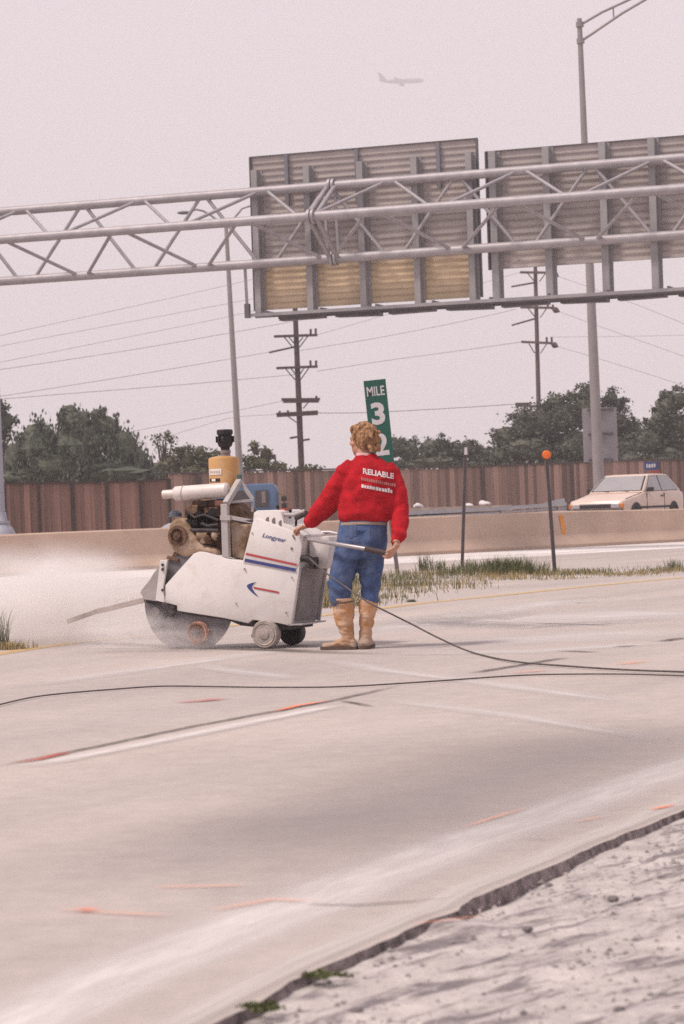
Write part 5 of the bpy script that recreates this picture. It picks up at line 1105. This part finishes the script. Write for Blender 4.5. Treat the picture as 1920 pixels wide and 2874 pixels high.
# boots
solem = mat('boot_sole', (0.10, 0.065, 0.05), 0.9, 0, 0.3, 20)
def boot(rows, foot, toe_dir, ground_z=0.0):
    b_ = MB(); rg = [(z2((xl + xr) / 2, Y, YP + dy), RT * ((xr - xl) / 2 * MPZ), Vector((0, hd, 0))) for (Y, xl, xr, dy, hd) in rows]
    ring_loft(b_, rg, 20)
    td = toe_dir.normalized(); sd__ = Vector((-td.y, td.x, 0)); hl_ = foot
    secs = [(-.075, .034, .050), (-.055, .042, .085), (.0, .043, .100), (.05, .042, .088), (.10, .046, .064), (.15, .050, .056), (.19, .044, .050), (.215, .025, .040)]
    rg = []
    for t, hw_, hh_ in secs: rg.append((hl_ + td * t + Vector((0, 0, hh_ * .5 + .004)), sd__ * hw_, Vector((0, 0, hh_ * .5))))
    ring_loft(b_, rg, 18)
    o = remeshed(b_, 'boot', bootm, person, .008, 3, lambda c: 0.009 * mnoise.noise(Vector((c.x * 15, c.y * 15, c.z * 22))) + .006 * mnoise.noise(Vector((c.x * 20, c.y * 20, c.z * 55))))
    s_ = MB(); n = 18; outl = []
    for t, w in ((-.085, .012), (-.075, .034), (-.03, .043), (.05, .041), (.12, .048), (.18, .047), (.215, .034), (.228, .014)): outl.append((t, w))
    poly = [hl_ + td * t + sd__ * w for t, w in outl] + [hl_ + td * t - sd__ * w for t, w in outl[::-1]]; k_ = len(poly)
    s_.add([Vector((p.x, p.y, ground_z + .002)) for p in poly] + [Vector((p.x, p.y, ground_z + .026)) for p in poly], [tuple(range(k_))[::-1], tuple(range(k_, 2 * k_))] + [(i, (i + 1) % k_, (i + 1) % k_ + k_, i + k_) for i in range(k_)])
    so_ = s_.build('sole', solem); so_.data.transform((Matrix.Translation(person.location)).inverted()); so_.data.transform(o.matrix_world.inverted() if False else Matrix.Identity(4)); so_.parent = o
    return o
hL = z2(392, 2240, YP + .0); hL.z = 0; hR = z2(530, 2240, YP + .02); hR.z = 0
boot([(1828, 262, 440, .015, .092), (1845, 258, 444, .015, .095), (1900, 268, 442, .015, .090), (1990, 278, 442, .015, .080), (2080, 318, 440, .01, .066), (2140, 340, 442, .005, .058), (2200, 335, 445, 0, .055)], hL, Vector((-.93, .36, 0)))
boot([(1838, 480, 632, .02, .085), (1860, 476, 636, .02, .088), (1930, 478, 625, .025, .082), (2010, 482, 605, .03, .070), (2080, 484, 585, .03, .060), (2150, 478, 588, .02, .056), (2200, 476, 592, .02, .055)], hR, Vector((.20, .98, 0)))
for (xa_, ya_, xb_, yb_) in ((268, 1868, 440, 1850),):
    q = MB(); q.tube([z2(xa_, ya_, YP - .06), z2((xa_ + xb_) / 2, (ya_ + yb_) / 2 + 8, YP - .088), z2(xb_, yb_, YP - .06)], .006, 8); reparent(q.build('boot_strap', solem, smooth=60), person)

# ---------------------------------------------------------------- vehicles beyond the barrier
glass = mat('car_glass', (0.34, 0.32, 0.33), 0.12, 0, 0.08, 1.5, spec=0.7); tyre = mat('tyre_rubber', (0.03, 0.028, 0.028), 0.85, 0, 0.2, 20); chrome = mat('headlamp_glass', (0.50, 0.48, 0.50), 0.15, 0.3, 0.1, 10)  # grey base colour of the glass stands in for reflected sky
trim = mat('black_trim', (0.03, 0.026, 0.028), 0.6, 0, 0.2, 10)
def car(loc, heading, paint, label, Lc=4.05, hatch=True, name='parked_car'):
    """local: x from the nose backwards, y across, z up"""
    ang = math.atan2(-heading.y, -heading.x); root = empty('car', loc, label, 'car', rz=ang)
    def cp(nm, fn, m, par=None, **k):
        q = MB(); fn(q); return q.build(nm, m, par or root, **k)
    st = [(0.0, .66, .40, .52, .635), (.05, .745, .30, .56, .70), (.20, .785, .22, .60, .735), (.70, .81, .20, .66, .80), (1.20, .82, .20, .70, .885), (1.35, .82, .20, .70, .905), (2.2, .82, .20, .70, .925), (3.2, .82, .20, .70, .935), (3.75, .80, .24, .70, .92), (Lc - .06, .76, .32, .66, .90), (Lc, .70, .42, .62, .82)]
    def bodyf(q):
        vs = []; secn = 12
        for x, hw_, zb, zm, zt in st:
            vs += [(x, y, z) for y, z in ((-hw_ * .9, zb), (-hw_ * .985, zb + .06), (-hw_, zm), (-hw_ * .985, zt - .07), (-hw_ * .955, zt - .015), (-hw_ * .90, zt), (hw_ * .90, zt), (hw_ * .955, zt - .015), (hw_ * .985, zt - .07), (hw_, zm), (hw_ * .985, zb + .06), (hw_ * .9, zb))]
        fs = [(i * secn + j, i * secn + (j + 1) % secn, (i + 1) * secn + (j + 1) % secn, (i + 1) * secn + j) for i in range(len(st) - 1) for j in range(secn)]
        fs += [tuple(range(secn)), tuple((len(st) - 1) * secn + j for j in range(secn))[::-1]]; q.add(vs, fs)
    bd = cp('body', bodyf, paint, smooth=28)
    x0, x1, x2, x3 = 1.28, 1.98, 3.30, Lc - .22
    if not hatch: x2, x3 = 2.9, 3.35
    zb_, zr = .905, 1.375; hb, hr_ = .755, .60
    def cab(q):
        sec = [(x0, zb_, hb), (x0 + .10, zb_ + .075, hb - .02), (x1 - .05, zr - .05, hr_ + .015), (x1 + .05, zr - .012, hr_), (x1 + .5, zr + .005, hr_ - .01), (x2 - .3, zr, hr_ - .01), (x2, zr - .03, hr_), (x3 - .04, zb_ + .06, hb - .02), (x3, zb_, hb)]
        vs = [(x, -w, z) for x, z, w in sec] + [(x, w, z) for x, z, w in sec]; n = len(sec)
        q.add(vs, [tuple(range(n)), tuple(range(2 * n - 1, n - 1, -1))] + [(i, i + n, i + 1 + n, i + 1) for i in range(n - 1)] + [(0, n - 1, 2 * n - 1, n)])
    cp('roof', cab, paint, smooth=30, bevel=.02)
    def slope(t, s): # point on the side plane: t along x, s 0 belt..1 roof
        return t, -(hb + (hr_ - hb) * s), zb_ + (zr - zb_) * s
    def pane(pts, o): 
        def f(q):
            v0 = [Vector(p) for p in pts]; nrm = (v0[1] - v0[0]).cross(v0[2] - v0[0]).normalized()
            if nrm.dot(o) < 0: nrm.negate()
            q.add([p + nrm * .009 for p in v0] + [p - nrm * .01 for p in v0], [tuple(range(len(v0))), tuple(range(2 * len(v0) - 1, len(v0) - 1, -1))] + [(i, (i + 1) % len(v0), (i + 1) % len(v0) + len(v0), i + len(v0)) for i in range(len(v0))])
        return f
    def shrink(pts, k):
        c = sum((Vector(p) for p in pts), Vector()) / len(pts); return [c + (Vector(p) - c) * k for p in pts]
    ws_ = [(x0 + .05, -hb + .06, zb_ + .035), (x1 - .06, -hr_ + .03, zr - .055), (x1 - .06, hr_ - .03, zr - .055), (x0 + .05, hb - .06, zb_ + .035)]
    cp('windshield_seal', pane([(p[0] - .002, p[1] * 1.03, p[2]) for p in ws_], Vector((-1, 0, .7))), trim); w_ = cp('windshield', pane([tuple(p + Vector((-.006, 0, .006))) for p in shrink(ws_, .96)], Vector((-1, 0, .7))), glass)
    cp('rear_window', pane([(x2 + .06, -hr_ + .06, zr - .08), (x3 - .06, -hb + .10, zb_ + .07), (x3 - .06, hb - .10, zb_ + .07), (x2 + .06, hr_ - .06, zr - .08)], Vector((1, 0, .5))), glass)
    xm = (x0 + x2) / 2 + .22
    for s in (-1, 1):
        d1 = [slope(x0 + .22, .07), slope(x1 + .04, .86), slope(xm - .04, .89), slope(xm, .07)]; d2 = [slope(xm + .06, .07), slope(xm + .03, .89), slope(x2 - .06, .86), slope(x3 - .20, .10)]
        for d_ in (d1, d2): 
            d_ = [(a_, b_ * -s if s > 0 else b_, c_) for a_, b_, c_ in d_]; cp('window_seal', pane([tuple(p) for p in shrink(d_, 1.05)], Vector((0, s, .2))), trim)
            v0 = [Vector(p) + Vector((0, s * .006, 0)) for p in d_]; cp('side_window', pane([tuple(p) for p in v0], Vector((0, s, .2))), glass)
        cp('mirror', lambda q: q.box((x0 + .30, s * (hb + .09), zb_ + .07), (.10, .17, .11)), trim, bevel=.02)
        for xs in (x0 + .12, xm + .04): cp('door_seam', lambda q: q.box((xs, s * .812, .60), (.012, .03, .56)), trim)
        cp('door_handle', lambda q: q.box((xm - .12, s * .828, .80), (.13, .02, .035)), trim)
        cp('side_moulding', lambda q: q.box((2.0, s * .823, .52), (2.4, .014, .05)), trim)
        cp('headlight', lambda q: q.box((.0, s * .54, .575), (.07, .22, .10)), chrome, bevel=.01)
        cp('marker_light', lambda q: q.box((.055, s * .705, .580), (.11, .09, .10)), mat('amber_lens', (0.65, 0.20, 0.03), 0.3), bevel=.008)
        cp('tail_light', lambda q: q.box((Lc - .02, s * .58, .68), (.05, .26, .14)), mat('red_lens', (0.35, 0.02, 0.02), 0.3), bevel=.008)
        for xw in (.72, 3.18):
            cp('wheel_arch', lambda q: q.tube([(xw, s * .70, .31), (xw, s * .824, .31)], .345, 24), trim)
            wh = cp('wheel', lambda q: q.tube([(xw, s * .66, .285), (xw, s * .828, .285)], .285, 24), tyre); cp('rim', lambda q: q.tube([(xw, s * .80, .285), (xw, s * .834, .285)], .17, 18), chrome, wh)
    for s in (-1, 1): cp('hood_seam', lambda q: q.bar((.25, s * .715, .748), (1.22, s * .745, .897), .010, .012), trim)
    cp('grille', lambda q: q.box((.0, 0, .570), (.06, .84, .085)), trim); cp('bumper', lambda q: q.box((.02, 0, .44), (.14, 1.50, .12)), trim, bevel=.02)
    cp('hood_trim', lambda q: q.box((.02, 0, .632), (.05, .90, .018)), chrome)
    q = MB(); 
    for s in (-.35, .2): q.bar((x0 + .02, s, zb_ + .03), (x0 + .09, s + .45, zb_ + .07), .012, .012)
    q.build('wiper', trim, root)
    return root
tanc = mat('tan_car_paint', (0.70, 0.535, 0.45), 0.32, 0, 0.05, 2, spec=0.5); silc = mat('silver_car_paint', (0.42, 0.43, 0.47), 0.3, 0.2, 0.05, 2)
PHI = R(30); hd_ = Vector((-math.sin(PHI), -math.cos(PHI), 0))
nose = P(1672, 1430, 63.2); 
car(Vector((nose.x, nose.y, far_z(nose.x) + .0)), hd_, tanc, 'tan hatchback facing the camera behind the median barrier')
n2 = P(300, 1480, 56); car(Vector((n2.x, n2.y, -.475)), Vector((-.80, -.60, 0)), silc, 'silver car almost hidden by the barrier, only its roof showing', Lc=4.0)

# blue cab-over truck, facing right
tr_p = mat('truck_blue', (0.10, 0.16, 0.27), 0.45, 0, 0.12, 3)
Yt = 66.0; tb = P(782, 1440, Yt); tz = far_z(tb.x)
truck = empty('truck', Vector((tb.x, Yt, tz)), 'blue cab over truck behind the saw and the barrier', 'truck')
def tp(nm, fn, m, par=None, **k):
    q = MB(); fn(q); return q.build(nm, m, par or truck, **k)
th = P(740, 1357, Yt).z - tz
tp('cab', lambda q: q.prism([(-1.75, .55), (.0, .55), (.03, 1.0), (.0, 1.25), (-.03, th - .13), (-.13, th), (-1.70, th), (-1.75, th - .05)], 0.0, 1.9), tr_p, bevel=.06, smooth=40)
tp('door_window', lambda q: q.box((-.43, -.014, th - .40), (.34, .03, .44)), mat('truck_dark_glass', (0.07, 0.055, 0.06), 0.15, spec=.6)); tp('quarter_window', lambda q: q.box((-1.05, -.014, th - .34), (.50, .03, .34)), MATS['truck_dark_glass']); tp('painted_reflection', lambda q: q.box((-.38, -.026, th - .36), (.10, .02, .30)), mat('window_reflection_tan', (0.26, 0.19, 0.18), 0.2))  # tan strip on the door glass is a painted reflection
tp('windshield', lambda q: q.box((.012, .95, th - .55), (.02, 1.6, .66), Matrix.Rotation(R(-4), 3, 'Y')), glass)
tp('roof_light', lambda q: q.box((-.80, .12, th + .015), (.06, .05, .04)), mat('lens_red', (0.3, 0.03, 0.03), 0.4))
for zz in (th - .42, th - .60): tp('mirror', lambda q: q.box((.16, -.14, zz), (.14, .10, .13)), trim, bevel=.01)
tp('mirror_arm', lambda q: q.tube([(.0, -.02, th - .28), (.16, -.14, th - .33), (.16, -.14, th - .75), (.0, -.02, th - .85)], .012, 6), trim)
tp('chassis', lambda q: q.box((-1.9, .95, .55), (3.6, .9, .2)), trim); tp('exhaust_stack', lambda q: q.tube([(-1.95, .2, .6), (-1.95, .2, th - .2)], .06, 10), trim)
for xw in (-.55, -3.2):
    for yw in (.05, 1.6): tp('wheel', lambda q: q.tube([(xw, yw, .46), (xw, yw + .25, .46)], .46, 20), tyre)

# flatbed trailer with pale bags
Yf = 64.5; f0, f1 = P(1100, 1428, Yf), P(1436, 1417, Yf); zf = far_z((f0.x + f1.x) / 2)
trail = empty('flatbed_trailer', Vector((f0.x, Yf, zf)), 'low flatbed trailer with a pale deck behind the barrier', 'trailer')
def fp3(nm, fn, m, **k):
    q = MB(); fn(q); return q.build(nm, m, trail, **k)
Lf = f1.x - f0.x; zd = (f0.z + f1.z) / 2 - zf
deck = mat('trailer_deck', (0.38, 0.30, 0.26), 0.85, 0, 0.25, 6)
for k in range(5): fp3('deck_plank', lambda q: q.box((Lf / 2, .2 + k * .45, zd - .05), (Lf, .43, .10)), deck)
fp3('side_rail', lambda q: q.box((Lf / 2, -.05, zd - .07), (Lf, .06, .15)), deck); fp3('frame', lambda q: q.box((Lf / 2 - .1, .3, zd - .25), (Lf - .5, .2, .17)), trim)
for xw in (.8, 1.7):
    for yw in (.0, 2.0): fp3('wheel', lambda q: q.tube([(Lf - xw, yw, .36), (Lf - xw, yw + .22, .36)], .36, 18), tyre)
fp3('tail_lamp', lambda q: q.box((Lf - .04, -.09, zd - .10), (.10, .02, .07)), mat('lamp_white', (0.6, 0.56, 0.55), 0.4))
bagm = mat('pale_bag', (0.66, 0.62, 0.62), 0.8, 0, 0.08, 6)
for (px, w, h, lb) in ((1174, .15, .09, 'pale bag at the near end of the trailer deck'), (1318, .12, .07, 'small pale bag in the middle of the trailer deck'), (1362, .16, .11, 'peaked pale bag right of the white marker post')):
    c = P(px, 1420, Yf + .3); q = MB(); q.ell((0, 0, h * .45), (w, .2, h * .62), nu=12, nv=8); q.v = [tuple(Vector(p) * (1 + .6 * mnoise.noise(Vector(p) * 7 + Vector((px, 0, 0))))) for p in q.v]; o = q.build('bag', bagm, smooth=60); o.location = (c.x, c.y, zf + zd); tag(o, lb, 'bag', 'bags on the trailer')
# galvanized guardrail along the far road
gr = empty('guardrail', P(1120, 1443, 61.5), 'pale steel guardrail peeking over the barrier top', 'guardrail'); grm = mat('guardrail_pale', (0.46, 0.45, 0.48), 0.45, 0.35, 0.08, 4)
ga = [P(1060, 1452, 60.2), P(1180, 1443, 60.6), P(1400, 1432, 61.4), P(1560, 1421, 62.0), P(1590, 1419, 62.1)]
q = MB()
for a, b_ in zip(ga, ga[1:]):
    for dz, hh, dy in ((.04, .09, 0), (-.06, .04, .04), (-.15, .10, 0)): q.bar(a + Vector((0, dy, dz)), b_ + Vector((0, dy, dz)), .03, hh)
reparent(q.build('beam', grm), gr)
for t in range(5):
    a = ga[t]; q = MB(); q.box((a.x, a.y + .09, a.z - .4), (.12, .12, .9)); reparent(q.build('post', postm), gr)
e_ = P(1552, 1415, 62.6); q = MB(); q.prism([(-.42, -.06), (.3, -.02), (.3, .14), (-.1, .07)], 0, .05); o = q.build('end_terminal', grm); o.location = e_; o.data.transform(Matrix.Identity(4)); 
o.parent = gr; o.location = e_ - gr.location

# ---------------------------------------------------------------- airliner
Ya = 2050.0; pcn = P(1128, 228, Ya); mpp = Ya / FPX
plane = empty('airliner', pcn, 'distant airliner with swept tail fading into the haze', 'airplane')
plm = mat('airliner_grey', (0.16, 0.17, 0.24), 0.5, 0.1, 0.15, .1)
def ap(nm, fn, **k):
    q = MB(); fn(q); return q.build(nm, plm, plane, **k)
# nose to the right and slightly up
ax_ = (P(1190, 224, Ya) - P(1068, 229, Ya)).normalized()
def a3(s, y, z): return ax_ * s + Vector((0, y, z))
Lp = 122 * mpp
ap('fuselage', lambda q: q.tube([a3(-.5 * Lp, 0, .9), a3(-.46 * Lp, 0, .8), a3(-.3 * Lp, 0, .2), a3(-.1 * Lp, 0, 0), a3(.38 * Lp, 0, 0), a3(.45 * Lp, 0, -.1), a3(.49 * Lp, 0, -.4), a3(.5 * Lp, 0, -.5)], [.3, .6, 1.6, 1.95, 1.95, 1.6, .8, .2], 16), smooth=60)
def flat(q, pts, th_):
    v0 = [Vector(p) for p in pts]; n = len(v0); q.add([p + Vector(th_) for p in v0] + [p - Vector(th_) for p in v0], [tuple(range(n)), tuple(range(2 * n - 1, n - 1, -1))] + [(i, (i + 1) % n, (i + 1) % n + n, i + n) for i in range(n)])
for s in (-1, 1):
    ap('wing', lambda q: flat(q, [a3(.08 * Lp, s * 1.6, -.9), a3(-.16 * Lp, s * 14, 1.0), a3(-.20 * Lp, s * 14, 1.0), a3(-.12 * Lp, s * 1.6, -.9)], (0, 0, .25)))
    ap('tailplane', lambda q: flat(q, [a3(-.40 * Lp, s * .6, 1.0), a3(-.50 * Lp, s * 5.5, 1.4), a3(-.53 * Lp, s * 5.5, 1.4), a3(-.49 * Lp, s * .6, 1.0)], (0, 0, .15)))
    ap('engine', lambda q: q.tube([a3(.06 * Lp, s * 5, -2.2), a3(.02 * Lp, s * 5, -2.2), a3(-.06 * Lp, s * 5, -2.0)], [1.0, 1.15, .7], 12), smooth=60)
ap('tail_fin', lambda q: flat(q, [a3(-.33 * Lp, 0, 1.4), a3(-.50 * Lp, 0, 8.0), a3(-.55 * Lp, 0, 8.0), a3(-.49 * Lp, 0, 1.0)], (0, .18, 0)))

# ---------------------------------------------------------------- dust cloud and haze
def vol(name, col_, dens, aniso=0.0):
    m = bpy.data.materials.new(name); m.use_nodes = True; N, L = nodes_of(m); N.remove(N['Principled BSDF']); pv = N.new('ShaderNodeVolumePrincipled')
    pv.inputs['Color'].default_value = (*col_, 1); pv.inputs['Density'].default_value = dens; pv.inputs['Anisotropy'].default_value = aniso
    L.new(pv.outputs[0], N['Material Output'].inputs['Volume']); return m, N, L, pv
def dust(name, px, Y, rad, dens, label, seed):
    m, N, L, pv = vol('dust_volume', (0.97, 0.94, 0.93), 0)
    tc = N.new('ShaderNodeTexCoord'); ln = N.new('ShaderNodeVectorMath'); ln.operation = 'LENGTH'; L.new(tc.outputs['Object'], ln.inputs[0])
    mr = N.new('ShaderNodeMapRange'); mr.interpolation_type = 'SMOOTHSTEP'; mr.inputs[1].default_value = 0.95; mr.inputs[2].default_value = 0.1; L.new(ln.outputs['Value'], mr.inputs[0])
    nt = N.new('ShaderNodeTexNoise'); nt.inputs['Scale'].default_value = 2.3; nt.inputs['Detail'].default_value = 5; nt.inputs['Distortion'].default_value = 0.8
    mp = N.new('ShaderNodeMapping'); mp.inputs['Location'].default_value = (seed, 0, 0); L.new(tc.outputs['Object'], mp.inputs[0]); L.new(mp.outputs[0], nt.inputs[0])
    nr = N.new('ShaderNodeMapRange'); nr.inputs[1].default_value = 0.36; nr.inputs[2].default_value = 0.62; L.new(nt.outputs[0], nr.inputs[0])
    mu = N.new('ShaderNodeMath'); mu.operation = 'MULTIPLY'; L.new(mr.outputs[0], mu.inputs[0]); L.new(nr.outputs[0], mu.inputs[1])
    m2 = N.new('ShaderNodeMath'); m2.operation = 'MULTIPLY'; L.new(mu.outputs[0], m2.inputs[0]); m2.inputs[1].default_value = dens; L.new(m2.outputs[0], pv.inputs['Density'])
    q = MB(); q.ell((0, 0, 0), (1, 1, 1), nu=24, nv=16); o = q.build(name, m); c = P(*px, Y); o.location = (c.x, c.y, max(c.z, 0.0)); o.scale = rad; tag(o, label, 'dust', kind='stuff'); return o
dust('dust_cloud', (110, 1685), 22.3, (1.60, 2.0, .62), 4.0, 'white cutting dust drifting from the saw at the left edge', 0)
dust('dust_cloud', (395, 1775), 20.25, (.75, .5, .26), 3.2, 'low white dust at the front of the blade', 5)
dust('dust_cloud', (520, 1800), 20.0, (.75, .30, .16), 2.6, 'faint dust round the small wheels under the saw', 9)
hz_m, _, _, _ = vol('haze_air', (0.92, 0.89, 0.93), 0.00062)
hz_b = MB(); hz_b.box((0, 1135, 224), (1000, 2320, 450)); tag(hz_b.build('haze', hz_m), 'pale summer haze over the whole place', kind='stuff')
